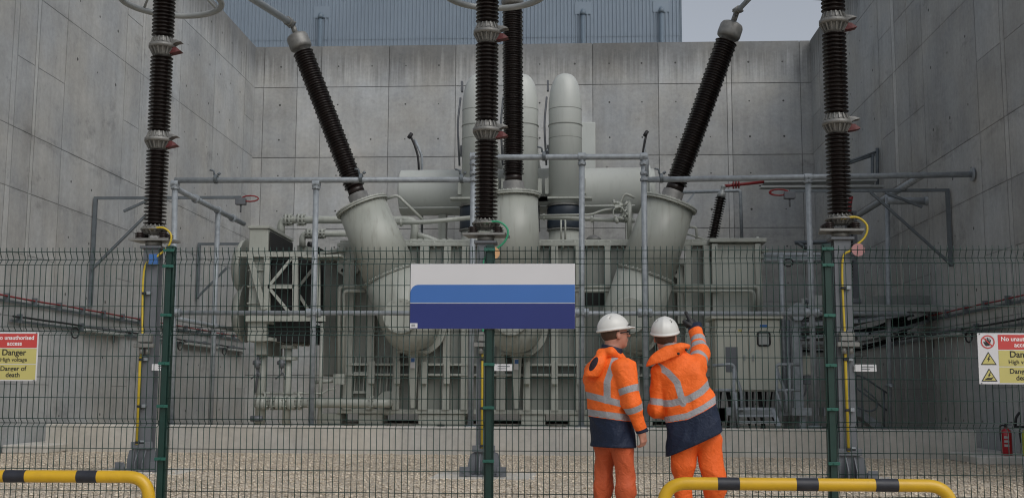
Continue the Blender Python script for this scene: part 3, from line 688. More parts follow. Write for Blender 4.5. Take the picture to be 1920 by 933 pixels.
for px, w_ in ((492, .12), (541, .1), (604, .05)):
    t = MB(); a = P(px, 640 if px != 604 else 605, YC+.6); t.tube([a, V((a.x, a.y, .3))], w_, 14)
    if px == 541:
        for py in (650, 672): c = P(px, py, YC+.6); t.ring(c-V((0, 0, .04)), c+V((0, 0, .04)), .22, 18)
    t.build('column', M['paint'], co)
for px in (482, 528):           # bleed valves with hanging handles
    c = P(px, 682, YC+.3); t = MB(); t.cyl(c-V((0, 0, .1)), c+V((0, 0, .1)), .07, 10); t.cyl(c-V((.1, 0, -.03)), c+V((.1, 0, .03)), .05, 8)
    t.tube([c-V((0, 0, .08)), c-V((0, 0, .25)), c-V((.14, 0, .36))], .02, 6); t.tube([c-V((0, 0, .2)), c-V((-.08, 0, .26)), c-V((-.1, 0, .38))], .02, 6); t.build('valve', M['steel'], co)
t = MB(); c = P(583, 458, YC+.2); t.cyl(c-V((.05, .05, 0)), c+V((.05, .05, 0)), .065, 14); t.build('gauge', M['black'], co)
t = MB(); t.tube([P(478, 735, YC+.4), P(484, 700, YC+.4), P(484, 640, YC+.4)], .035, 8); t.cyl(P(470, 784, YC+.2), P(492, 784, YC+.2), .07, 8); t.build('pump_fitting', M['steel'], co)
# walkway shelf behind (from 600 to 640 at y 480)
t = MB(); t.prism([P(598, 477, YC+1), P(600, 472, YC+1), P(648, 462, YC+1), P(648, 470, YC+1)], (0, 1.2, 0)); t.build('top_plate', M['paint'], co); t = MB(); t.bar(P(575, 484, YC), P(645, 482, YC), .8, .06); t.build('shelf', M['paint'], co)

# ============================================================ CONTROL CABINET (right)
YK = 26.6
ck = thing('control_cabinet', P(1402, 735, YK), 'large pale control cabinet with double doors and black framed window, right of pointing worker', 'cabinet')
a, c = P(1343, 733, YK), P(1463, 598, YK)
t = MB(); t.bbox(a, c+V((0, 1.1, 0)), .015); t.build('body', M['cab'], ck)
t = MB(); t.bbox(V((a.x-.1, YK-.1, c.z+.002)), V((c.x+.06, YK+1.2, c.z+.09)), .012); t.build('roof', M['cab'], ck)
m_ = P(1403, 660, YK).x
for x0, x1, nm in ((a.x+.03, m_-.006, 'left'), (m_+.006, c.x-.03, 'right')):
    t = MB(); t.bbox((x0, YK-.035, a.z+.03), (x1, YK-.003, c.z-.02), .008); d = t.build('door', M['cab'], ck)
    hx = x1-.09 if nm == 'left' else x0+.09; z = P(1400, 669, YK).z
    t = MB(); t.bbox((hx-.018, YK-.07, z-.08), (hx+.018, YK-.037, z+.05), .005); t.build('handle', M['alu'], d)
    if nm == 'left':
        q0, q1 = P(1361, 697, YK-.045), P(1383, 650, YK-.045); t = MB(); t.box((q0.x, YK-.044, q0.z), (q1.x, YK-.036, q1.z)); t.build('instruction_plate', M['steel'], d)
        q0, q1 = P(1384, 621, YK-.045), P(1391, 617, YK-.045); t = MB(); t.box((q0.x, YK-.044, q0.z), (q1.x, YK-.036, q1.z)); t.build('yellow_label', M['syel'], d)
    else:
        q0, q1 = P(1421, 647, YK-.05), P(1443, 622, YK-.05)
        t = MB(); t.tube([(q0.x+.03, YK-.05, q0.z), (q1.x-.03, YK-.05, q0.z), (q1.x, YK-.05, q0.z+.03), (q1.x, YK-.05, q1.z-.03), (q1.x-.03, YK-.05, q1.z), (q0.x+.03, YK-.05, q1.z), (q0.x, YK-.05, q1.z-.03), (q0.x, YK-.05, q0.z+.03)], .022, 8, closed=True); t.build('window_frame', M['black'], d)
        t = MB(); t.box((q0.x+.01, YK-.042, q0.z+.01), (q1.x-.01, YK-.036, q1.z-.01)); t.build('window', M['glass'], d)
        q0, q1 = P(1425, 613, YK-.045), P(1439, 608, YK-.045); t = MB(); t.box((q0.x, YK-.044, q0.z), (q1.x, YK-.036, q1.z)); t.build('blue_label', M['bluetag'], d)
t = MB(); t.box((a.x+.02, YK+.3, .05), (a.x+.12, YK+.4, a.z)); t.box((c.x-.12, YK+.3, .05), (c.x-.02, YK+.4, a.z)); t.build('leg', M['galv'], ck)
rr = random.Random(3)
t = MB()
for k in range(9): x = P(1352+k*12, 740, YK+.5).x; t.tube([(x, YK+.5, a.z+.02), (x+rr.uniform(-.1, .1), YK+.5, .9), (x+rr.uniform(-.15, .15), YK+.6, .3)], rr.choice((.02, .03, .05)), 7, bend=.2)
t.build('cable_bundle', M['black'], ck)
# platform with steps in front of the cabinet
pf = thing('access_platform', P(1440, 790, 25.9), 'galvanised access platform with steps and low handrails in front of the control cabinet', 'platform')
t = MB(); t.bbox(P(1362, 778, 25.9), P(1535, 764, 25.9)+V((0, .5, 0)), .005); t.bbox(P(1340, 790, 25.8), P(1362, 764, 25.8), .005); t.build('toe_board', M['galv'], pf)
for k, (y0, y1) in enumerate(((765, 768), (777, 781), (789, 793))):
    t = MB(); t.bbox(P(1384+k*1, y1, 25.5-.2*k), P(1448+k*3, y0, 25.5-.2*k)+V((0, .22, 0)), .004); t.build('step', M['galv'], pf)
t = MB(); t.prism([P(1446, 766, 25.55), P(1450, 766, 25.55), P(1462, 798, 25.0), P(1456, 798, 25.0)], (.03, 0, 0)); t.build('stringer', M['galv'], pf)
for lx in (1370, 1535-35):
    t = MB(); t.box(P(lx, 812, 26), P(lx+10, 778, 26)+V((0, .1, 0))); t.build('leg', M['galv'], pf)
for pts in ([P(1336, 685, 25.8), P(1376, 682, 25.8), P(1379, 700, 25.8), P(1390, 735, 25.8), P(1391, 772, 25.8)], [P(1376, 690, 25.8), P(1376, 800, 25.8)], [P(1378, 735, 25.8), P(1386, 800, 25.6)],
            [P(1500, 683, 25.8), P(1455, 683, 25.8), P(1458, 697, 25.8), P(1475, 740, 25.8), P(1475, 772, 25.8)], [P(1456, 690, 25.8), P(1457, 800, 25.8)], [P(1480, 683, 25.8), P(1482, 778, 25.8)], [P(1456, 735, 25.8), P(1469, 770, 25.8)], [P(1456, 731, 25.8), P(1500, 731, 25.8)], [P(1340, 731, 25.8), P(1376, 731, 25.8)]):
    t = MB(); t.tube(pts, .035, 8, bend=.1); t.build('handrail', M['galv'], pf)

# ============================================================ galvanised columns, trays at the right
cg = thing('steel_column', P(1495, 800, 26.4), 'thick galvanised steel column with gusset head just left of the right green fence post', 'column')
t = MB(); t.bbox(P(1490, 803, 26.4), P(1503, 600, 26.4)+V((0, .14, 0)), .006); t.build('shaft', M['galv'], cg)
t = MB(); t.prism([P(1477, 580, 26.3), P(1497, 566, 26.3), P(1518, 580, 26.3), P(1504, 600, 26.3), P(1490, 600, 26.3)], (0, .3, 0)); t.build('gusset_head', M['galv'], cg)
for px, w_, y0, lab in ((1473, .05, 478, 'slim bright galvanised tube standing right of the control cabinet'), (1482, .055, 600, 'dull galvanised tube close behind the thick steel column')):
    t = MB(); a = P(px, 803, 26.8); t.tube([a, V((a.x, a.y, P(px, y0, 26.8).z))], w_, 12); tag(t.build('steel_tube', M['galv'], origin=a), lab, 'tube')
pb = thing('pipe_bridge', P(1490, 482, 27), 'pair of galvanised pipes running right from the tank corner to the side wall', 'pipes')
for py, r in ((478, .055), (487, .075)):
    t = MB(); t.tube([P(1432, py, 27.4), P(1600, py-1, 27.4)], r, 12); t.build('pipe', M['galv'], pb)
t = MB()
for k in range(14): a = k/14*2*PI; 
t.tube([P(1478+9*math.cos(k/14*2*PI), 492+7*math.sin(k/14*2*PI), 27.1) for k in range(14)], .02, 6, closed=True); t.build('cable_loop', M['black'], pb)
jb = thing('junction_cabinet', P(1518, 700, 26.6), 'small cream junction box beside the galvanised post under the cable trays', 'box')
t = MB(); t.bbox(P(1505, 702, 26.6), P(1530, 666, 26.6)+V((0, .2, 0)), .01); t.build('body', M['cab'], jb)
t = MB(); t.bbox(P(1507, 720, 26.6), P(1528, 704, 26.6)+V((0, .15, 0)), .01); t.tube([P(1512, 720, 26.55), P(1510, 740, 26.55), P(1495, 752, 26.5)], .02, 6, bend=.1); t.build('gland_box', M['steel'], jb)
# cable trays
def tray(pts, wd, h, lab, cables=3, r=.03, seedy=0, mt='alu'):
    rr = random.Random(seedy); t0 = thing('cable_tray', pts[0], lab, 'cable tray', 'cable trays at the right wall'); t = MB()
    for p, q in zip(pts[:-1], pts[1:]):
        t.bar(p, q, wd, .01); d = (q-p).normalized(); s_ = d.cross(V((0, 0, 1))).normalized()
        for s1 in (-1, 1): t.bar(p+s_*s1*(wd/2)+V((0, 0, h/2)), q+s_*s1*(wd/2)+V((0, 0, h/2)), .012, h)
        n = int((q-p).length/.15)
        for k in range(n): c = p.lerp(q, (k+.5)/n); t.bar(c-s_*wd/2+V((0, 0, h+.002)), c-s_*wd/2+V((0, 0, h+.002))+d*.05, .02, .015)
    t.build('tray', M[mt], t0)
    for k in range(cables):
        t = MB(); o_ = V((0, rr.uniform(-wd*.35, wd*.35), .05+.02*k)); t.tube([p+o_+V((0, 0, rr.uniform(-.02, .04))) for p in pts], r, 8, bend=.3); t.build('cable', M[rr.choice(['black', 'black', 'steel'])], t0)
tray([P(1430, 345, 30), P(1640, 342, 30)], .5, .16, 'high perforated galvanised cable tray above the pipes, left of the right arrester', 2, .03, 1)
tray([P(1425, 353, 29.6), P(1655, 352, 29.6)], .3, .05, 'thin galvanised tray directly below the high perforated cable tray', 1, .02, 2)
tray([P(1510, 572, 27), P(1590, 573, 27), P(1718, 572, 28)], .9, .2, 'topmost wide galvanised cable tray right of the right green fence post', 2, .05, 3)
tray([P(1508, 583, 26.5), P(1765, 585, 27)], .5, .15, 'second galvanised cable tray, straight and long under the topmost one', 2, .04, 4)
tray([P(1505, 612, 26.2), P(1600, 606, 26.4), P(1700, 590, 27)], .5, .07, 'sloping lower cable tray rising to the right with sagging cables', 3, .035, 5, 'galv')
tray([P(1505, 635, 26.2), P(1620, 628, 26.6), P(1690, 616, 27.4), P(1760, 595, 28)], .4, .07, 'lowest dark cable tray curving up towards the right wall', 3, .04, 6, 'galv')
t = MB(); rr = random.Random(9)
for k in range(16):
    y0 = rr.uniform(590, 665); t.tube([P(1505, y0, 27.5+k*.03), P(1560, y0+rr.uniform(-9, 9), 27.5+k*.03), P(1640, y0-rr.uniform(5, 26), 27.9), P(1700, y0-rr.uniform(20, 45), 28.4)], rr.uniform(.02, .045), 7, bend=.8)
for k in range(12):
    y0 = rr.uniform(588, 668); q = MB(); 
    t.tube([P(1505, y0, 26.9+k*.04), P(1570, y0-rr.uniform(0, 12), 26.9+k*.04), P(1650, y0-rr.uniform(8, 28), 27.3), P(1712, y0-rr.uniform(22, 40), 28)], rr.uniform(.02, .035), 7, 1, bend=.8)
for k in range(5): y = 600+k*15; t.bbox(P(1506, y+7, 27.6), P(1590+k*9, y, 27.6)+V((0, .5, 0)), .004, 1)
tag(t.build('cable_bundle', [M['black'], M['alu']], origin=P(1600, 640, 27.5)), 'dense bundle of dark cables sagging under the cable trays', 'cables')
t = MB(); t.tube([P(1668, 803, 26.8), P(1664, 365, 26.8)], .055, 12)
t.ring(P(1668, 722, 26.8)-V((0, 0, .04)), P(1668, 722, 26.8)+V((0, 0, .04)), .09, 12); t.cyl(P(1660, 722, 26.75), P(1673, 724, 26.6), .02, 8)
tag(t.build('scaffold_post', M['galv'], origin=P(1668, 803, 26.8)), 'round galvanised post carrying the trays near the right wall', 'post')
t = MB(); t.cyl(P(1663, 376, 26.5), P(1735, 377, 26.5), .085, 18); t.ring(P(1733, 377, 26.5), P(1739, 377, 26.5), .105, 18)
tag(t.build('steel_pipe', M['galv'], origin=P(1700, 376, 26.5)), 'short thick capped steel pipe below the right railing end', 'pipe')
t = MB()
for p, q in (((1585, 305), (1645, 284)), ((1585, 309), (1640, 290))): t.tube([P(*p, 31.4), P(*q, 31.4)], .035, 8)
t.tube([P(1645, 278, 31.4), P(1645, 357, 31.4)], .05, 8); t.tube([P(1636, 290, 31.4), P(1636, 357, 31.4)], .05, 8)
tag(t.build('pipe_bracket', M['angle'], origin=P(1640, 320, 31.4)), 'upright twin tube bracket with sloping arms above the right railing', 'bracket')
t = MB(); t.box(P(1590, 560, 28.5), P(1606, 395, 28.5)+V((0, .1, 0))); t.box(P(1597, 800, 28.6), P(1604, 640, 28.6)+V((0, .1, 0)))
for k in range(24): c = P(1598, 400+k*6.6, 28.45); t.box(c-V((.02, 0, .02)), c+V((.02, .04, .02)), 1)
tag(t.build('cable_ladder', [M['steel'], M['dark']], origin=P(1598, 560, 28.5)), 'vertical slotted steel cable ladder behind the right arrester', 'cable tray')
t = MB(); t.tube([P(1596, 368, 28.3), P(1593, 385, 28.3), P(1593, 412, 28.3)], .05, 8); tag(t.build('red_cable', M['redp'], origin=P(1594, 390, 28.3)), 'short red cable end dropping into the slotted ladder by the right arrester', 'cable')
rc = thing('earth_lead', P(1395, 344, 29.6), 'red cable with collars from the small bushing to the high cable tray', 'cable')
t = MB(); t.tube([P(1356, 349, 29.5), P(1385, 346, 29.6), P(1432, 341, 29.8)], .04, 8, bend=.5); t.build('cable', M['redp'], rc)
t = MB()
for px in (1375, 1380, 1385): c = P(px, 347-(px-1375)*.1, 29.55); t.ring(c-V((.015, 0, 0)), c+V((.015, 0, 0)), .1, 12)
t.build('collar', M['redp'], rc)
# handrail of steps at right
sh = thing('stair_handrail', P(1640, 780, 27), 'thin sloping stair handrail beside the right wall, under the cable trays', 'handrail')
for pts in ([P(1590, 703, 27), P(1614, 703, 27), P(1672, 742, 27)], [P(1590, 716, 27), P(1614, 733, 27), P(1672, 775, 27)], [P(1600, 760, 27), P(1630, 772, 27), P(1645, 765, 27), P(1644, 748, 27), P(1620, 728, 27)]):
    t = MB(); t.tube(pts, .022, 7, bend=.15); t.build('rail', M['angle'], sh)
for px in (1616, 1657): t = MB(); t.tube([P(px, 706+(px-1616)*.67, 27), P(px+1, 800, 27)], .025, 7); t.build('post', M['angle'], sh)
t = MB(); t.bbox(P(1545, 780, 27.4), P(1612, 764, 27.4)+V((0, .6, 0)), .01); t.prism([P(1612, 764, 27.4), P(1665, 803, 27.4), P(1640, 803, 27.4), P(1612, 780, 27.4)], (0, .6, 0)); t.build('landing', M['galv'], sh)

# ============================================================ tubular safety railing on the bund
YR = 24.2
rl = thing('tube_railing', P(1000, 800, YR), 'galvanised tubular safety railing with a raised centre bay in front of the transformer', 'railing')
RR = .062
def rtube(pts, r=RR, bend=0, nm='rail'):
    t = MB(); t.tube(pts, r, 14, bend=bend); return t.build(nm, M['galv'], rl)
def clampring(p, ax, r=.095, L=.1):
    t = MB(); a = V(ax).normalized(); t.ring(p-a*L/2, p+a*L/2, r, 16); t.cyl(p+V((0, -r-.03, 0)), p, .022, 8); t.build('clamp', M['galv'], rl)
rtube([P(328, 338, YR), P(886, 337, YR)]); rtube([P(1214, 337, YR), P(1825, 327, YR)])
t = MB(); c = P(1825, 327, YR); t.cyl(c-V((.04, 0, 0)), c+V((.0, 0, 0)), .14, 18); t.build('wall_flange', M['galv'], rl)
rtube([P(886, 330, YR), P(887, 295, YR), P(1212, 294, YR), P(1210, 330, YR)], bend=.1)
rtube([P(325, 586, YR), P(1700, 588, YR)], .05)
for pt, pb_, top in ((328, 322, 345), (593, 583, 345), (888, 882, 300), (1091, 1090, 300), (1207, 1212, 300), (1515, 1529, 333)):
    rtube([P(pb_, 806, YR), P(pt, top, YR)], RR, nm='post')
    clampring(P(pt+(pb_-pt)*.5, 586, YR), (0, 0, 1)); clampring(P(pt+(pb_-pt)*.5-9, 586, YR), (1, 0, 0)); clampring(P(pt+(pb_-pt)*.5+9, 586, YR), (1, 0, 0))
    clampring(P(pt, top if top > 310 else 294, YR), (1, 0, 0), .09, .16)
    clampring(P(pt, (top if top > 310 else 300)+7, YR), (0, 0, 1), .09, .07)
    t = MB(); c = P(pb_, 800, YR); t.ring(c-V((0, 0, .02)), c+V((0, 0, .03)), .14, 18); t.build('foot_flange', M['galv'], rl)
for p in ((888, 338), (888, 325), (1208, 337), (1208, 325)): clampring(P(*p, YR), (0, 0, 1), .09, .06)
for p in ((866, 335), (677, 334), (405, 336), (1240, 334), (1020, 293)):       # swivel couplers
    t = MB(); c = P(*p, YR); t.ring(c-V((.035, 0, 0)), c+V((.035, 0, 0)), .1, 14); t.tube([c+V((-.04, 0, .09)), c+V((-.05, 0, .19)), c+V((-.14, -.03, .2))], .02, 8, bend=.04); t.cyl(c+V((.04, 0, .1)), c+V((.09, 0, .14)), .03, 8); t.build('coupler', M['angle'], rl)
# returns to the back
xl = P(327, 360, YR).x; xr_ = P(1732, 327, YR).x
zr = P(330, 352, YR).z; rtube([V((xl, YR, zr)), V((xl, 29.5, zr))]); zm = P(325, 590, YR).z; rtube([V((xl, YR, zm-.05)), V((xl, 29.5, zm-.05))], .05)
rtube([V((xr_, YR, P(1732, 327, YR).z)), V((xr_, 30.6, P(1732, 327, YR).z))], .07)
for Y in (27.3,): c = V((xl, Y, zr)); rtube([V((xl, Y, .3)), c], RR, nm='post'); clampring(c, (0, 1, 0)); clampring(V((xl, Y, zm-.05)), (0, 0, 1))
for Y in (25.6, 28.5): clampring(V((xl, Y, zr)), (0, 1, 0), .1, .08)

# angle-iron davit frames on side walls
def davit(name, label, Y, xw, px_end, py, lowpy, brace1, brace2, endlamp=True, s=.055):
    o = thing(name, P(px_end, py, Y), label, 'bracket', 'angle frames on the side walls')
    zz = P(px_end, py, Y).z; zl = P(px_end, lowpy, Y).z; xe = P(px_end, py, Y).x; sg = 1 if xw < xe else -1; xw = xw+sg*.08
    t = MB(); t.bar((xw-sg*.04, Y, zz), (xe, Y, zz), s, s*1.2); t.build('arm', M['angle'], o)
    t = MB(); t.bar((xw, Y, zl), (xw, Y, zz), s*1.5, s*1.3); t.build('wall_bar', M['angle'], o)
    for (p, q) in (brace1, brace2):
        if p: t = MB(); t.bar(P(*p, Y-.05), P(*q, Y-.05), s, s); t.build('brace', M['angle'], o)
    if endlamp:
        e = V((xe, Y, zz-.08)); t = MB(); t.bbox(e-V((.12, .08, .1)), e+V((.12, .08, .06)), .01); t.cyl(e-V((0, 0, .28)), e-V((0, 0, .08)), .02, 8); t.build('hook_box', M['steel'], o)
        t = MB(); t.tube([e+V((sg*.22+.2*math.cos(k/12*2*PI), 0, .05+.07*math.sin(k/12*2*PI))) for k in range(12)], .018, 6, closed=True)
        if px_end > 1000: t.tube([e+V((-.25+.2*math.cos(k/12*2*PI), 0, .05+.07*math.sin(k/12*2*PI))) for k in range(12)], .018, 6, closed=True)
        t.build('red_loop', M['redp'], o)
davit('wall_davit', 'grey angle iron frame on the left wall with one small red loop', PX(172, 400, XL).y, XL, 452, 370, 575, ((278, 375), (232, 396)), ((275, 402), (172, 505)))
davit('wall_davit', 'grey angle iron frame on the right wall with two red loops', PX(1785, 400, XR).y, XR, 1480, 358, 500, ((1632, 360), (1785, 497)), ((1660, 361), (1729, 388)))
davit('wall_davit', 'smaller distant angle iron frame low on the left wall beside the cooler', PX(368, 480, XL).y, XL, 455, 457, 560, ((425, 502), (370, 557)), ((None), (None)), False, .06)
t = MB(); t.tube([P(1262, 361, 34), P(1388, 357, 34), P(1391, 452, 34)], .05, 8, bend=.08); t.bar(P(1302, 362, 34), P(1284, 385, 34), .06, .06); tag(t.build('back_rail', M['galv'], origin=P(1390, 452, 34)), 'thin grey tube frame behind the right turret against the back wall', 'rail')
t = MB()
for pts in ([P(1490, 455, 33), P(1605, 452, 33)], [P(1495, 453, 33), P(1513, 467, 33)], [P(1605, 440, 33), P(1540, 463, 33)]): t.tube(pts, .06, 8)
tag(t.build('back_rail', M['angle'], origin=P(1450, 452, 36)), 'low dark rail by the back wall just above the fence, right of the tank', 'rail')

# ---- wall-mounted cable runs and light fittings
def wallrun(name, label, X, sg, y0, y1, z, r, mt, every=1.2, n=2):
    r *= .75
    o = thing(name, (X, (y0+y1)/2, z), label, 'cable'); x = X+sg*(.03+.07)
    for k in range(n):
        t = MB(); rr = random.Random(k+3); t.tube([V((x, y0+(y1-y0)*i/24, z-k*.05+rr.uniform(-.008, .008))) for i in range(25)], r, 8); t.build('cable', M[mt], o)
    t = MB(); y = y0+.3
    while y < y1: t.box((X+sg*.033, y-.02, z-.12), (X+sg*.14, y+.02, z+.06)); y += every
    t.bar((X+sg*.05, y0, z-.09), (X+sg*.05, y1, z-.09), .03, .05); t.build('clip', M['angle'], o)
wallrun('red_cable_run', 'red cable run clipped along the left side wall above the danger sign', XL, 1, 15, 39.5, 3.12, .025, 'redp', 1.2, 1)
wallrun('dark_conduit', 'dark conduit along the left side wall under the red cable', XL, 1, PX(16, 590, XL).y, 39.5, 2.74, .03, 'black', 3, 1)
wallrun('red_cable_run', 'red cable run clipped along the right side wall above the danger sign', XR, -1, 15, PX(1742, 600, XR).y, 3.06, .022, 'redp', 1.2, 1)
wallrun('dark_conduit', 'dark conduit along the right side wall under the red cable', XR, -1, 15, 38, 2.63, .028, 'black', 3, 1)
for X, sg, p0, p1, lab in ((XL, 1, 148, 222, 'weatherproof strip light on the left wall nearest the danger sign'), (XL, 1, 342, 402, 'weatherproof strip light on the left wall just right of the left fence post'), (XL, 1, 424, 452, 'farthest weatherproof strip light at the left, beneath the cooler'), (XR, -1, 1742, 1812, 'weatherproof strip light on the right wall left of the danger sign')):
    ya, yb2 = sorted((PX(p0, 600, X).y, PX(p1, 600, X).y)); z = 2.66 if sg > 0 else 2.55
    o = thing('strip_light', (X, (ya+yb2)/2, z), lab, 'light', 'strip lights on the side walls')
    t = MB(); t.bbox((X+sg*.05, ya, z+.04), (X+sg*.19, yb2, z+.1), .01); t.build('housing', M['steel'], o)
    t = MB(); t.bbox((X+sg*.055, ya+.03, z-.05), (X+sg*.185, yb2-.03, z+.038), .02); t.build('diffuser', M['glass'], o)
    t = MB(); t.box((X+sg*.03, ya+.3, z-.05), (X+sg*.054, ya+.36, z+.06)); t.box((X+sg*.03, yb2-.36, z-.22), (X+sg*.054, yb2-.3, z+.06)); t.build('bracket', M['angle'], o)
    t = MB(); t.tube([V((X+sg*.1, ya-.4+.2*math.cos(k/12*2*PI), z-.1+.12*math.sin(k/12*2*PI))) for k in range(12)], .018, 6, closed=True); t.build('cable_loop', M['black'], o)

# ============================================================ SURGE ARRESTERS on steel columns
def arrester(px, Y, ringz, label, wire, disc=None, tagside=1):
    base = P(px, 885, Y); bx_, by_ = base.x, Y
    dl = P(px, 885, Y).x
    o = thing('surge_arrester', (bx_, by_, 0), label, 'surge arrester', 'surge arresters on steel columns')
    c = lambda z: V((bx_, by_, z))
    t = MB(); t.bar(c(.05), c(3.46), .20, .012, up=(0, 1, 0))            # H-section
    for s_ in (-1, 1): t.bar(c(.05)+V((0, s_*.1, 0)), c(3.46)+V((0, s_*.1, 0)), .24, .016, up=(0, 1, 0))
    t.bbox((bx_-.17, by_-.15, 3.46), (bx_+.17, by_+.15, 3.5), .006); t.build('column', M['steel'], o)
    t = MB(); t.bbox((bx_-.27, by_-.26, .012), (bx_+.27, by_+.26, .04), .006)
    for s_ in (-1, 1):
        t.prism([(bx_+s_*.125, by_-.12, .05), (bx_+s_*.235, by_-.12, .05), (bx_+s_*.235, by_-.12, .18), (bx_+s_*.20, by_-.12, .33), (bx_+s_*.125, by_-.12, .36)], (0, .02, 0))
        t.prism([(bx_+s_*.06, by_-.13, .05), (bx_+s_*.06, by_-.28, .05), (bx_+s_*.06, by_-.28, .15), (bx_+s_*.06, by_-.13, .34)], (.015, 0, 0))
        t.prism([(bx_+s_*.125, by_+.12, .05), (bx_+s_*.235, by_+.12, .05), (bx_+s_*.235, by_+.12, .18), (bx_+s_*.20, by_+.12, .33), (bx_+s_*.125, by_+.12, .36)], (0, .02, 0))
        for yy in (-.23, .23): t.cyl((bx_+s_*.23, by_+yy, .05), (bx_+s_*.23, by_+yy, .13), .025, 6)
    t.build('base_plate', M['steel'], o)
    for s_ in (-1, 1): t = MB(); t.bbox((bx_+s_*.27-.07, by_-.33, .02), (bx_+s_*.27+.07, by_-.31, .16), .004); t.cyl((bx_+s_*.27, by_-.345, .09), (bx_+s_*.27, by_-.325, .09), .025, 8); t.bar((bx_+s_*.27, by_-.32, .04), (bx_+s_*.2, by_-.2, .04), .05, .03); t.build('earth_plate', M['steel'], o)
    t = MB(); t.bbox((bx_-.17, by_-.16, .36), (bx_+.17, by_-.14, .46), .005); t.build('earth_bar', M['steel'], o)
    # foot insulators and plate
    t = MB(); t.prism([c(3.58)+V((-.34, -.2, 0)), c(3.58)+V((.3, -.2, 0)), c(3.58)+V((.36, .2, 0)), c(3.58)+V((-.28, .2, 0))], (0, 0, .035)); t.cyl(c(3.5), c(3.58), .13, 18); t.build('mounting_plate', M['cast'], o)
    for sx in (-.19, .19):
        for sy in (-.12, .12):
            t = MB(); t.lathe(c(3.615)+V((sx, sy, 0)), (0, 0, 1), [(0, .05), (.01, .075), (.02, .075), (.025, .05), (.035, .05), (.04, .075), (.05, .075), (.055, .05), (.065, .05), (.07, .075), (.08, .075), (.085, .05), (.1, .05)], 14); t.build('foot_insulator', M['core'], o)
    def casting(z0, z1, vents=True):
        H = z1-z0; t = MB(); t.lathe(c(z0), (0, 0, 1), [(0, .12), (H*.15, .125), (H*.3, .15), (H*.42, .175), (H*.43, .215), (H*.62, .215), (H*.63, .18), (H*.8, .155), (H*.95, .14), (H, .12)], 30)
        for k in range(16):
            a = k*PI/8; d = V((math.cos(a), math.sin(a), 0)); t.bar(c(z0+H*.1)+d*.13, c(z0+H*.42)+d*.185, .018, .05, up=d); t.bar(c(z0+H*.64)+d*.175, c(z0+H*.94)+d*.14, .018, .05, up=d)
        q = t.build('casting', M['cast'], o)
        if vents:
            t = MB()
            for zz, mi in ((z0+H*.66, 0), (z0+H*.28, 1)):
                sg = 1 if mi == 0 else -1
                t.prism([V((bx_+.14, by_-.07, zz-.055)), V((bx_+.26, by_-.1, zz-.02+.02*sg)), V((bx_+.33, by_-.08, zz+.015*sg)), V((bx_+.25, by_-.07, zz+.05)), V((bx_+.14, by_-.05, zz+.06))], (0, .15, 0), mi)
            t.build('vent_horn', [M['cast'], M['redv']], q)
    casting(3.70, 3.84, False); casting(5.06, 5.36); casting(6.60, 6.92)
    for z0, z1 in ((3.84, 5.06), (5.36, 6.60), (6.92, 8.15)):
        t = MB(); sheds(t, c(z0), (0, 0, 1), z1-z0, 20, .105, .18, 30); t.build('insulator', M['shed'], o)
    t = MB(); t.lathe(c(8.15), (0, 0, 1), [(0, .12), (.08, .16), (.16, .16), (.2, .05)], 20); t.cyl(c(8.3), c(8.5), .03, 8); t.build('top_cap', M['cast'], o)
    t = MB(); Rg = .80; off = V((.11, 0, 0)); t.tube([c(ringz)+off+V((Rg*math.cos(k/48*2*PI), Rg*math.sin(k/48*2*PI), 0)) for k in range(48)], .05, 12, closed=True)
    rg = t.build('grading_ring', M['alu'], o)
    for a in (.7, 2.5, 4.0, 5.4):
        t = MB(); t.tube([c(ringz)+off+V((Rg*math.cos(a), Rg*math.sin(a), 0)), c(8.2)+V((.14*math.cos(a), .14*math.sin(a), 0))], .022, 8); t.build('ring_strut', M['alu'], rg)
    # earth cable
    wy = by_-.15
    pts = [c(3.76)+V((-.02, -.17, 0)), V((bx_+.2, wy-.03, 3.78)), V((bx_+.34, wy-.04, 3.66)), V((bx_+.3, wy-.04, 3.48)), V((bx_+.1, wy-.03, 3.3)), V((bx_+wire*.07, wy, 3.1)), V((bx_+wire*.05, wy, 1.98))]
    q = []
    for i in range(len(pts)-1):      # catmull-rom
        p_ = [pts[max(i-1, 0)], pts[i], pts[i+1], pts[min(i+2, len(pts)-1)]]
        for k in range(6):
            u = k/6; q.append(.5*((2*p_[1])+(-p_[0]+p_[2])*u+(2*p_[0]-5*p_[1]+4*p_[2]-p_[3])*u*u+(-p_[0]+3*p_[1]-3*p_[2]+p_[3])*u**3))
    q.append(pts[-1]); t = MB(); t.tube(q, .016, 9); t.build('earth_cable', M['greenw' if px == 908 else 'yell'], o)
    t = MB(); t.tube([V((bx_+wire*.05, wy, 1.85)), V((bx_+wire*.07, wy, 1.7)), V((bx_+wire*.06, wy-.01, .42))], .021, 9, bend=.1); t.build('earth_cable', M['yell'], o)
    t = MB()
    for z in (2.75, 1.72, 1.0, .45): t.bbox((bx_+wire*.05-.035, wy-.035, z-.018), (bx_+wire*.05+.035, wy+.03, z+.018), .004); t.bbox((bx_+wire*.05+.03, wy-.01, z-.02), (bx_+wire*.05+.1, wy+.03, z+.03), .004, 1)
    t.build('cable_clip', [M['black'], M['galv']], o)
    t = MB(); t.bbox((bx_-.1, by_-.25, 1.98), (bx_+.1, by_-.115, 2.12), .01); t.bbox((bx_-.15, by_-.28, 1.9), (bx_+.16, by_-.2, 1.965), .006); t.cyl((bx_-.05, by_-.2, 1.8), (bx_-.05, by_-.2, 1.9), .04, 10); t.cyl((bx_+.05, by_-.2, 1.8), (bx_+.05, by_-.2, 1.9), .035, 10); t.build('surge_counter', M['cast'], o)
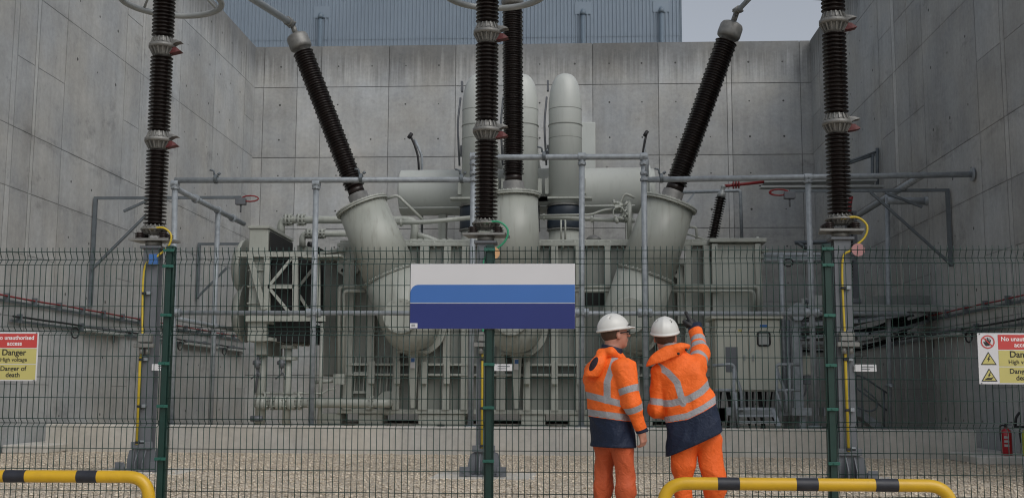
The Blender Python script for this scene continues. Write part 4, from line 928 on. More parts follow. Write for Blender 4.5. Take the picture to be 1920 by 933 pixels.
    t = MB(); z = 1.60; sx = 1; t.bbox((bx_+.1, by_-.135, z-.05), (bx_+.42, by_-.125, z+.05), .002); np_ = t.build('name_plate', M['white'], o); t = MB(); t.box((bx_+.2, by_-.138, z+.012), (bx_+.38, by_-.1355, z+.024)); t.box((bx_+.2, by_-.138, z-.02), (bx_+.33, by_-.1355, z-.01)); t.build('plate_print', M['steel'], np_)
    if px == 270: t = MB(); t.bbox((bx_+.0, by_-.2, 3.2), (bx_+.13, by_-.13, 3.36), .004); t.build('blue_tag', M['bluetag'], o)
    if disc: t = MB(); p = c(3.3)+V((disc[1], -.2, 0)); t.cyl(p, p-V((0, .012, 0)), .095, 24); t.build('disc_tag', M[disc[0]], o)
    return c
cL = arrester(270, 17.8, 7.55, 'brown ribbed surge arrester on a steel column behind the left fence post', -1.2, None)
cC = arrester(908, 17.3, 7.44, 'brown ribbed surge arrester on a steel column behind the blue sign, green cable loop', -.4, ('orng', .13))
cR = arrester(1590, 17.0, 7.44, 'brown ribbed surge arrester on a steel column behind the right fence post, pink disc', -.3, ('pink', .2))

# HV conductors
def conductor(a, b_, lab, r=.085, fit=True):
    o = thing('conductor_tube', a, lab, 'conductor', 'aluminium conductors above the bushings'); d = (b_-a).normalized()
    t = MB(); t.tube([a+d*.35, b_], r, 14); t.build('tube', M['alu'], o)
    t = MB(); t.cyl(a+d*.25, a+d*.6, r*1.35, 14); t.cyl(a, a+d*.3, .05, 10)
    for k in range(5): c = a+d*(.02+.09*k)+V((random.uniform(-.06, .06), -.05, random.uniform(-.06, .06))); t.cyl(c-V((.07, 0, .05)), c+V((.07, 0, .05)), .035, 8)
    for k in range(3): c = a+d*(.08+.12*k); t.tube([c+(Matrix.Rotation(k*1.5, 3, d) @ d.cross(V((0, 1, 0))).normalized()*.10)*math.cos(j/8*2*PI)+d*.09*math.sin(j/8*2*PI) for j in range(8)], .03, 6, closed=True)
    t.build('clamp_fitting', M['cast'], o)
conductor(eL, cL(8.5), 'pale aluminium tube conductor rising from the left tilted bushing to the left arrester')
conductor(eR, cR(8.5), 'linked aluminium conductor rising from the right tilted bushing', .06)
conductor(eC, cC(8.5), 'short aluminium tube conductor above the upright centre bushing')

# ============================================================ FENCE
YF = 10.5
def zf(py): return P(960, py, YF).z
fe = thing('mesh_fence', (0, YF, 0), 'dark green welded mesh security fence with V folds crossing the whole view', 'fence')
ztop = zf(462)
posts_x = [P(-300, 700, YF).x, P(312, 600, YF).x, P(917.5, 600, YF).x, P(1555, 600, YF).x, P(2180, 700, YF).x]
posts_x = [posts_x[1]-2.95]+posts_x[1:4]+[posts_x[3]+3.05]
hor = []
folds = [(470, 484, 494.5), (613, 621, 628.5), (788, 797, 804), (964, 973, 981)]
FD = .045
prof = [(ztop, 0)]
for a, b_, c in folds: prof += [(zf(a), 0), (zf(b_), FD), (zf(c), 0)]; hor += [zf(a), zf(b_), zf(c)]
prof.append((.04, 0))
for py in (534.6, 574, 669, 708.6, 748, 844.6, 884, 925): hor.append(zf(py))
hor.append(.06)
def fdep(z):
    for (z0, d0), (z1, d1) in zip(prof[:-1], prof[1:]):
        if z1 <= z <= z0: return d0+(d1-d0)*(z0-z)/(z0-z1+1e-9)
    return 0
rq = random.Random(2)
for i in range(4):
    x0, x1 = posts_x[i]+.045, posts_x[i+1]-.045; n = round((x1-x0)/.0566); t = MB()
    for k in range(n+1):
        x = x0+(x1-x0)*k/n+rq.uniform(-.003, .003)
        t.tube([(x, YF+d+rq.uniform(-.002, .002), z) for z, d in prof], .0040, 5)
    for z in hor:
        d = fdep(z); t.tube([(x0, YF+d-.0065, z), (x1, YF+d-.0065, z)], .0038, 5)
    t.build('mesh_panel', M['fence'], fe)
for x in posts_x:
    t = MB(); z1 = ztop+.02; t.bbox((x-.042, YF+.02, 0), (x+.042, YF+.09, z1), .008); po = t.build('post', M['fence'], fe)
    t = MB(); t.bar((x, YF+.008, .05), (x, YF+.008, z1-.01), .05, .016, up=(0, 1, 0)); t.build('clamp_bar', M['fence'], po)
    for py in (468, 498, 591, 683, 764, 864, 960):
        if x == posts_x[2] and 490 < py < 620: continue          # behind the sign board
        t = MB(); z = zf(py); t.bbox((x-.052, YF-.026, z-.014), (x+.052, YF-.012, z+.014), .003); t.cyl((x, YF-.034, z), (x, YF-.026, z), .01, 8); t.build('clip', M['clip'], po)

# ---- signs on the fence
YS = YF-.02
sg = thing('company_sign', P(923, 616, YS), 'large blank white, mid blue and navy board fixed to the fence centre', 'sign')
A, B = P(768.5, 616, YS), P(1078, 495, YS)
yl = lambda py: P(920, py, YS).z
t = MB(); t.bbox((A.x, YS-.006, yl(616)), (B.x, YS, yl(494.5)), .0015); t.build('board', M['white'], sg)
t = MB(); z0, z1 = yl(567), yl(533.5); r = .075; x0 = A.x+.001; pts = [(B.x-.001, YS-.0085, z1), (B.x-.001, YS-.0085, z0), (x0, YS-.0085, z0)]
pts += [(x0+r-r*math.cos(a*PI/16), YS-.0085, z1-r+r*math.sin(a*PI/16)) for a in range(9)]
t.prism(pts[::-1], (0, .002, 0)); t.build('mid_blue_band', M['sblue'], sg)
t = MB(); t.box((A.x+.001, YS-.0085, yl(616)+.001), (B.x-.001, YS-.0065, yl(568.6))); t.build('navy_band', M['snavy'], sg)
t = MB(); q0, q1 = P(769, 614.5, YS), P(783, 605.5, YS); t.box((q0.x, YS-.0105, q0.z), (q1.x, YS-.0088, q1.z)); lb = t.build('small_label', M['white'], sg)
t = MB()
for k in range(5): t.box((q0.x+.014+.007*k, YS-.0115, q0.z+.012), (q0.x+.018+.007*k, YS-.0107, q1.z-.01))
t.build('label_print', M['steel'], lb)

def text(s_, x, z, y, h, mt, parent, bold=.0015, align='CENTER', name='lettering', xs=1.0):
    cu = bpy.data.curves.new('txt', 'FONT'); cu.body = s_; cu.size = h; cu.align_x = align; cu.offset = bold; cu.extrude = .0005
    tmp = bpy.data.objects.new('txt', cu); COL.objects.link(tmp)
    bpy.context.view_layer.update(); dg = bpy.context.evaluated_depsgraph_get()
    me = bpy.data.meshes.new_from_object(tmp.evaluated_get(dg)); bpy.data.objects.remove(tmp); bpy.data.curves.remove(cu)
    me.materials.clear(); me.materials.append(M[mt]); me.name = name
    me.transform(Matrix.Scale(xs, 4, (1, 0, 0))); me.transform(Matrix.Rotation(PI/2, 4, 'X'))
    o = bpy.data.objects.new(name, me); COL.objects.link(o); o.parent = parent; o.location = V((x, y, z))-worigin(parent)
    return o
def danger_sign(left_px, label):
    sc = YS/FPX
    a = P(left_px, 624, YS) if left_px > 0 else P(left_px, 622, YS); X0 = a.x; Z1 = a.z; W_, H_ = 124*sc*1.02, 93*sc
    o = thing('danger_sign', (X0+W_/2, YS, Z1-H_), label, 'sign', 'danger signs on the fence')
    X = lambda u: X0+u*sc*1.02; Z = lambda v: Z1-v*sc
    y = YS-.006
    t = MB(); t.bbox((X0, y, Z1-H_), (X0+W_, YS, Z1), .0015); t.build('board', M['white'], o)
    def rect(u0, v0, u1, v1, mt, nm): t = MB(); t.box((X(u0), y-.0015, Z(v1)), (X(u1), y-.0003, Z(v0))); return t.build(nm, M[mt], o)
    rect(36, 3, 121.5, 30, 'sred', 'red_field'); rect(36, 31.5, 121.5, 60.5, 'syel', 'yellow_field'); rect(36, 62, 121.5, 90.5, 'syel', 'yellow_field')
    cxm = 78.5; yy = y-.0022
    text('No unauthorised', X(cxm), Z(14.3), yy, 11*sc, 'swht', o, .0009); text('access', X(cxm), Z(25.3), yy, 11.4*sc, 'swht', o, .0009)
    text('Danger', X(cxm), Z(44), yy, 16*sc, 'sblk', o, .0016); text('High voltage', X(cxm), Z(56), yy, 10.5*sc, 'sblk', o, .0007)
    text('Danger of', X(cxm), Z(73.5), yy, 12.5*sc, 'sblk', o, .0012); text('death', X(cxm), Z(85.5), yy, 12.5*sc, 'sblk', o, .0012)
    # prohibition disc
    def flat(pts, mt, d, nm): t = MB(); t.prism([(X(p[0]), y-d, Z(p[1])) for p in pts], (0, .0008, 0)); return t.build(nm, M[mt], o)
    cx, cy = 18, 16
    hand = [(13, 22), (10, 16), (12, 15), (14, 18), (13.5, 10), (15, 9.5), (16.2, 15), (16.8, 8.2), (18.3, 8.2), (18.8, 15), (20, 9), (21.4, 9.4), (21.1, 15.6), (22.8, 11.5), (24, 12.2), (22.6, 18), (21, 23), (15, 23.5)]
    flat(hand, 'sblk', .0022, 'hand_symbol')
    t = MB(); n = 32
    ri, ro = 10.2, 12.3
    vs = [(X(cx+ro*math.cos(a*2*PI/n)), y-.0032, Z(cy+ro*math.sin(a*2*PI/n))) for a in range(n)]+[(X(cx+ri*math.cos(a*2*PI/n)), y-.0032, Z(cy+ri*math.sin(a*2*PI/n))) for a in range(n)]
    t.add(vs, [(a, (a+1) % n, n+(a+1) % n, n+a) for a in range(n)])
    t.add([(X(cx+u), y-.0033, Z(cy+v)) for u, v in ((-8.4, -7), (-7, -8.4), (8.4, 7), (7, 8.4))], [(0, 1, 2, 3)]); t.build('prohibition_ring', M['sred'], o)
    for k, cy2 in enumerate((47, 77)):
        flat([(cx, cy2-13), (cx+14.2, cy2+11), (cx-14.2, cy2+11)], 'sblk', .0015, 'triangle_border'); flat([(cx, cy2-10), (cx+11.4, cy2+9.3), (cx-11.4, cy2+9.3)], 'syel', .0026, 'triangle_field')
        flat([(cx+1.6, cy2-6), (cx-2.8, cy2+1.5), (cx-.2, cy2+1.2), (cx-1.8, cy2+6.6 if k == 0 else cy2+3.5), (cx+3, cy2-.8), (cx+.6, cy2-.4), (cx+3, cy2-5.6)], 'sblk', .0037, 'lightning_symbol')
        if k: flat([(cx-8.5, cy2+7.3), (cx-3, cy2+4.2), (cx+3, cy2+4.6), (cx+6.5, cy2+2.6), (cx+7.6, cy2+3.6), (cx+3.5, cy2+7), (cx+7, cy2+8.2), (cx-8, cy2+8.3)], 'sblk', .0037, 'body_symbol')
    for u, v in ((4, 1.6), (120, 1.6), (4, 91.5), (120, 91.5)): t = MB(); t.cyl((X(u), y-.004, Z(v)), (X(u), YS+.02, Z(v)), .006, 8); t.build('fixing', M['steel'], o)
danger_sign(-47, 'red and yellow danger sign cut by the left edge of the photo'); danger_sign(1831.5, 'red and yellow danger sign with warning triangles at the right edge of the photo')

# ============================================================ YELLOW BARRIERS
def barrier(pa, pb_, Y, label, blacks, offs):
    a, b_ = P(*pa, Y), P(*pb_, Y); o = thing('hoop_barrier', ((a.x+b_.x)/2, Y, 0), label, 'barrier', 'yellow and black hoop barriers'); r = .044
    R_ = .13; d = V((1, 0, (b_.z-a.z)/(b_.x-a.x))).normalized()
    def hoop(t):
        pass
    t = MB(); pts = [V((a.x, Y, -.2)), V((a.x, Y, a.z)), V((b_.x, Y, b_.z)), V((b_.x, Y, -.2))]; t.tube(pts, r, 22, bend=.17, nb=12); t.build('tube', M['byel'], o)
    for px0, px1 in blacks:
        p0 = a+(b_-a)*((P(px0, pa[1], Y).x-a.x)/(b_.x-a.x)); p1 = a+(b_-a)*((P(px1, pa[1], Y).x-a.x)/(b_.x-a.x)); t = MB(); t.lathe(p0, p1-p0, [(0, r+.0006), ((p1-p0).length, r+.0006)], 22, caps=False); t.build('black_band', M['bblk'], o)
    for x in (a.x, b_.x): t = MB(); t.ring((x, Y, 0), (x, Y, .012), .1, 20); t.build('foot_plate', M['byel'], o)
barrier((-420, 890), (281, 893), 8.2, 'yellow and black hoop barrier at the lower left of the photo', [(-390, -350), (-255, -213), (-115, -75), (10, 50), (146, 184)], 0)
barrier((1243, 905), (1783, 910), 8.2, 'yellow and black hoop barrier in front of the pointing worker', [(1345, 1386), (1492, 1533), (1640, 1683)], 0)

# ============================================================ FIRE EXTINGUISHERS
def extinguisher(px, py, Y, label, mt, h=.52, r=.095):
    c = P(px, py, Y); c.z = .151; o = thing('fire_extinguisher', c, label, 'extinguisher'); t = MB()
    t.lathe(c, (0, 0, 1), [(0, r-.01), (.01, r), (h*.75, r), (h*.86, r*.8), (h*.93, r*.35), (h*.96, r*.3)], 24); t.build('cylinder', M[mt], o)
    t = MB(); z = c.z+h*.96; t.cyl((c.x, c.y, z), (c.x, c.y, z+.05), .03, 10); t.bar((c.x-.02, c.y, z+.06), (c.x+.12, c.y, z+.09), .02, .015); t.bar((c.x-.02, c.y, z+.05), (c.x+.1, c.y, z+.045), .02, .012)
    t.tube([V((c.x-.02, c.y, z+.03)), V((c.x-.1, c.y-.02, z+.04)), V((c.x-.12, c.y-.03, z-.1)), V((c.x-.11, c.y-.05, z-.25))], .014, 8, bend=.06); t.build('valve_and_hose', M['black'], o)
    t = MB(); n = 8; rr2 = r+.001
    for k in range(3):
        z0 = c.z+h*(.3+.14*k)
        vs = []; 
        for j in range(n+1): an = -PI/2-.75+.9*j/n; vs += [(c.x+rr2*math.cos(an), c.y+rr2*math.sin(an), z0), (c.x+rr2*math.cos(an), c.y+rr2*math.sin(an), z0+h*.08)]
        t.add(vs, [(2*j, 2*j+2, 2*j+3, 2*j+1) for j in range(n)], 0, True)
    t.build('label_panel', M['glass'], o)
extinguisher(1888, 845, 21.6, 'red fire extinguisher with black hose on the kerb by the right wall', 'redc')
extinguisher(1925, 845, 21.4, 'yellow green extinguisher cut by the right edge of the photo beside the red one', 'ygreen', .5, .07)
t = MB(); c = P(1917, 810, 21.7); t.bar((c.x-.14, c.y, c.z+.1), (c.x+.2, c.y, c.z+.1), .05, .04); t.tube([c+V((-.12, 0, .1)), c+V((-.1, 0, .28)), c+V((-.03, 0, .36))], .025, 8, bend=.08); t.bar((c.x+.1, c.y, .151), (c.x+.1, c.y, c.z+.1), .03, .03)
tag(t.build('extinguisher_bracket', M['black'], origin=(c.x, c.y, .15)), 'black metal stand with hose horn just above the extinguishers', 'bracket')
# ============================================================ PEOPLE (implicit surfaces -> one mesh per body or garment)
def sn(f, lo, hi, h):
    """surface nets: mesh the zero level of f"""
    lo = np.array(lo, float); hi = np.array(hi, float); n = np.ceil((hi-lo)/h).astype(int)+1
    xs = [lo[i]+h*np.arange(n[i]) for i in range(3)]
    G = np.stack(np.meshgrid(*xs, indexing='ij'), -1).reshape(-1, 3).astype(np.float32)
    val = np.concatenate([f(G[i:i+400000]) for i in range(0, len(G), 400000)]).reshape(n)
    s = val < 0
    c = np.zeros(tuple(n-1), int); acc = np.zeros(tuple(n-1)+(3,)); cnt = np.zeros(tuple(n-1))
    idx = [(i, j, k) for i in (0, 1) for j in (0, 1) for k in (0, 1)]
    sl = lambda A, o: A[o[0]:A.shape[0]-1+o[0], o[1]:A.shape[1]-1+o[1], o[2]:A.shape[2]-1+o[2]]
    for a in range(8):
        for b_ in range(a+1, 8):
            A, B = idx[a], idx[b_]
            if sum(abs(A[i]-B[i]) for i in range(3)) != 1: continue
            va, vb = sl(val, A), sl(val, B); m = (va < 0) != (vb < 0)
            t = np.where(m, va/np.where(m, va-vb, 1), 0)
            for i in range(3): acc[..., i] += np.where(m, A[i]+t*(B[i]-A[i]), 0)
            cnt += m
    act = cnt > 0; ids = -np.ones(act.shape, int); ids[act] = np.arange(act.sum())
    cell = np.argwhere(act); V_ = lo+(cell+acc[act]/cnt[act][:, None])*h
    F = []
    for ax in range(3):
        o = [0, 0, 0]; o[ax] = 1; d1, d2 = (ax+1) % 3, (ax+2) % 3
        A = s[tuple(slice(0, n[i]-o[i]) for i in range(3))]; B = s[tuple(slice(o[i], n[i]) for i in range(3))]
        e = np.argwhere(A != B); e = e[(e[:, d1] > 0) & (e[:, d2] > 0) & (e[:, d1] < n[d1]-1) & (e[:, d2] < n[d2]-1)]
        if not len(e): continue
        def g(a1, a2): q = e.copy(); q[:, d1] -= a1; q[:, d2] -= a2; return ids[q[:, 0], q[:, 1], q[:, 2]]
        Q = np.stack([g(1, 1), g(0, 1), g(0, 0), g(1, 0)], 1)
        fl = s[e[:, 0], e[:, 1], e[:, 2]]; Q[~fl] = Q[~fl][:, ::-1]
        F.append(Q)
    return V_, np.concatenate(F)
def smin(a, b_, k):
    h = np.clip(.5+.5*(b_-a)/k, 0, 1); return b_*(1-h)+a*h-k*h*(1-h)
def smax(a, b_, k): return -smin(-a, -b_, k)
def cap(p, a, b_, r1, r2=None):
    a = np.array(a, np.float32); b_ = np.array(b_, np.float32); r2 = r1 if r2 is None else r2
    d = b_-a; t = np.clip(((p-a)@d)/(d@d), 0, 1); return np.linalg.norm(p-a-t[:, None]*d, axis=1)-(r1+(r2-r1)*t)
def captube(p, pts, rs, k=.03):
    o = None
    for i in range(len(pts)-1):
        q = cap(p, pts[i], pts[i+1], rs[i], rs[i+1]); o = q if o is None else smin(o, q, k)
    return o
def ell(p, c, r, R=None):
    q = p-np.array(c, np.float32)
    if R is not None: q = q@R
    r = np.array(r, np.float32); k0 = np.linalg.norm(q/r, axis=1); k1 = np.linalg.norm(q/(r*r), axis=1); return k0*(k0-1)/np.maximum(k1, 1e-6)
def rot(yaw, pitch=0, roll=0):      # columns: head axes (right, forward, up); yaw clockwise from +Y
    m = Euler((pitch, roll, -yaw), 'XYZ').to_matrix(); return np.array(m, np.float32)
def stack(p, tab, yaw):             # tab rows: z, cx, cy, ax, ay
    tab = np.array(tab); z = p[:, 2]; cx, cy, ax, ay = [np.interp(z, tab[:, 0], tab[:, i]) for i in (1, 2, 3, 4)]
    R = rot(yaw)[:2, :2]; q = np.stack([p[:, 0]-cx, p[:, 1]-cy], 1)@R
    e = (np.abs(q[:, 0]/ax)**2.4+np.abs(q[:, 1]/ay)**2.4)**(1/2.4)
    d = (e-1)*np.minimum(ax, ay); return np.maximum(d, np.maximum(tab[0, 0]-z, z-tab[-1, 0]))
def wrinkle(p, seed, amp, freq=22, aniso=(1, 1, 1)):
    r = np.random.RandomState(seed); q = p*np.array(aniso, np.float32); o = np.zeros(len(p), np.float32)
    wv = q+.03*np.sin(q[:, [1, 2, 0]]*13+seed)+.015*np.sin(q[:, [2, 0, 1]]*29+1.3*seed)
    for k in range(7):
        d = r.randn(3); d /= np.linalg.norm(d); f = freq*r.uniform(.6, 1.7); ph = r.uniform(0, 6.28)
        o += (1-2*np.abs(np.sin(wv@d.astype(np.float32)*f*.5+ph)))*r.uniform(.5, 1)
    return amp*o/2.6
def npmesh(name, VF, mats, parent=None, loc=None, attrs=None, matidx=None):
    Vv, F = VF; me = bpy.data.meshes.new(name)
    me.from_pydata(Vv.tolist(), [], F.tolist())
    for m_ in (mats if isinstance(mats, (list, tuple)) else [mats]): me.materials.append(m_)
    me.polygons.foreach_set('use_smooth', [True]*len(F))
    if matidx is not None: me.polygons.foreach_set('material_index', matidx.astype(int).tolist())
    for k, v in (attrs or {}).items(): at = me.attributes.new(k, 'FLOAT', 'POINT'); at.data.foreach_set('value', v.astype(np.float32))
    me.update(); o = bpy.data.objects.new(name, me); COL.objects.link(o)
    if parent: o.parent = parent
    if loc is not None: o.location = loc
    return o
def hivis(name, orange, navy_on=True):
    m = bpy.data.materials.new(name); m.use_nodes = True; n = m.node_tree.nodes; l = m.node_tree.links; b_ = n['Principled BSDF']
    b_.inputs['Roughness'].default_value = .62; b_.inputs['Specular IOR Level'].default_value = .3
    g_ = n.new('ShaderNodeNewGeometry'); no = n.new('ShaderNodeTexNoise'); no.inputs['Scale'].default_value = 9; no.inputs['Detail'].default_value = 5; l.new(g_.outputs['Position'], no.inputs['Vector'])
    mr = n.new('ShaderNodeMapRange'); mr.inputs['To Min'].default_value = .9; mr.inputs['To Max'].default_value = 1.1; l.new(no.outputs['Fac'], mr.inputs['Value'])
    vm = n.new('ShaderNodeVectorMath'); vm.operation = 'SCALE'; vm.inputs[0].default_value = orange; l.new(mr.outputs[0], vm.inputs['Scale']); out = vm.outputs[0]
    for an, col in (('navy', (.010, .018, .042, 1)), ('tape', (.32, .32, .335, 1)), ('hole_shade', (.02, .012, .02, 1))):
        at = n.new('ShaderNodeAttribute'); at.attribute_name = an; gt = n.new('ShaderNodeMath'); gt.operation = 'GREATER_THAN'; gt.inputs[1].default_value = 0; l.new(at.outputs['Fac'], gt.inputs[0])
        mx = n.new('ShaderNodeMix'); mx.data_type = 'RGBA'; mx.inputs['B'].default_value = col; l.new(gt.outputs[0], mx.inputs['Factor']); l.new(out, mx.inputs['A']); out = mx.outputs['Result']
    l.new(out, b_.inputs['Base Color'])
    nb = n.new('ShaderNodeTexNoise'); nb.inputs['Scale'].default_value = 26; nb.inputs['Detail'].default_value = 5; nb.inputs['Distortion'].default_value = .8; l.new(g_.outputs['Position'], nb.inputs['Vector'])
    bp = n.new('ShaderNodeBump'); bp.inputs['Strength'].default_value = .8; bp.inputs['Distance'].default_value = .012; l.new(nb.outputs['Fac'], bp.inputs['Height']); l.new(bp.outputs[0], b_.inputs['Normal'])
    return m
JM = hivis('hi_vis_orange', (.86, .150, .020)); JT = hivis('orange_trouser_cloth', (.50, .095, .032)); JT2 = hivis('bright_orange_trouser_cloth', (.80, .13, .02))

def head_sdf(p, c, R, k=.02):
    q = (p-np.array(c, np.float32))@R      # right, forward, up
    d = ell(q, (0, -.005, .03), (.077, .098, .095))
    d = smin(d, ell(q, (0, .025, -.03), (.062, .072, .085)), .03)        # face
    d = smin(d, ell(q, (0, .062, -.088), (.026, .026, .024)), .025)      # chin
    d = smin(d, cap(q, (0, .092, .012), (0, .117, -.022), .009, .014), .012)  # nose
    d = smin(d, ell(q, (0, .086, .028), (.05, .016, .012)), .012)        # brow
    for s_ in (-1, 1):
        d = smax(d, -ell(q, (s_*.031, .104, .006), (.017, .017, .011)), .01)
        d = np.minimum(d, ell(q, (s_*.031, .083, .006), (.012, .012, .011)))     # eye
        d = smin(d, ell(q, (s_*.079, -.004, -.012), (.010, .020, .033)), .006)   # ear
    d = smin(d, ell(q, (0, .094, -.052), (.024, .012, .006)), .008)      # lips
    d = smin(d, ell(q, (0, .092, -.064), (.020, .012, .006)), .007)
    return d
def hand_sdf(p, wrist, d, palmn, thumb, curl, L=.18, point=False):
    """d: hand direction, palmn: palm normal, thumb: +1/-1 side"""
    d = np.array(d, np.float32); d /= np.linalg.norm(d); n_ = np.array(palmn, np.float32); n_ -= d*(n_@d); n_ /= np.linalg.norm(n_); s_ = np.cross(d, n_)*thumb
    w_ = np.array(wrist, np.float32); o = cap(p, w_, w_+d*.03, .026, .026)
    for t in (-.026, -.009, .009, .026): o = smin(o, cap(p, w_+d*.02+s_*t*.6, w_+d*.09+s_*t, .016, .0125), .012)
    lens = (.078, .088, .082, .064); 
    for i, t in enumerate((.028, .0095, -.0095, -.027)):
        b0 = w_+d*.09+s_*t; c_ = curl if not (point and i == 0) else .05
        ang = 0; a = b0
        for j, fr in enumerate((.45, .3, .25)):
            ang += c_*(1, 1.1, .8)[j]; v = d*math.cos(ang)+n_*math.sin(ang); e = a+v*lens[i]*fr; o = smin(o, cap(p, a, e, .0105-.001*j, .0095-.001*j), .004); a = e
    b0 = w_+d*.03+s_*.026; v = d*.62+s_*.62+n_*.35; v /= np.linalg.norm(v); e = b0+v*.045; v2 = d*.85+s_*.2+n_*.45; v2 /= np.linalg.norm(v2)
    o = smin(o, cap(p, b0, e, .015, .0115), .012); o = smin(o, cap(p, e, e+v2*.035, .0115, .0095), .005)
    return o

def helmet(parent, c, R, mats, up=.05):
    def f(p):
        q = (p-np.array(c, np.float32))@R; z = q[:, 2]-.042
        d = ell(np.stack([q[:, 0], q[:, 1]+.008, z], 1), (0, 0, 0), (.108, .130, .122))
        d = smax(d, -z-.012, .004)
        rim = ell(np.stack([q[:, 0], q[:, 1]+.008, z], 1), (0, 0, -.004), (.116, .139, .02)); d = smin(d, smax(rim, -z-.014, .004), .008)
        pk = ell(np.stack([q[:, 0], q[:, 1]-.115, z+.004+.10*np.maximum(q[:, 1]-.115, 0)], 1), (0, 0, 0), (.080, .062, .010)); d = smin(d, pk, .014)
        for sx in (0,): d = smin(d, ell(np.stack([q[:, 0], q[:, 1]+.01, z], 1), (0, 0, .02), (.030, .122, .1005)), .012)   # crown ridge
        for sx in (-1, 1):
            for k in range(3):
                d = smax(d, -ell(np.stack([q[:, 0]-sx*(.050+.010*k), q[:, 1]+.045+.0*k, z-(.098-.016*k)], 1), (0, 0, 0), (.004, .018, .012)), .003)
        inner = ell(np.stack([q[:, 0], q[:, 1]+.008, z], 1), (0, 0, -.012), (.10, .12, .098)); d = smax(d, -inner, .004)
        return d
    c_ = np.array(c); VF = sn(f, c_-.22, c_+.22, .0045)
    return npmesh('hard_hat', VF, mats, parent)

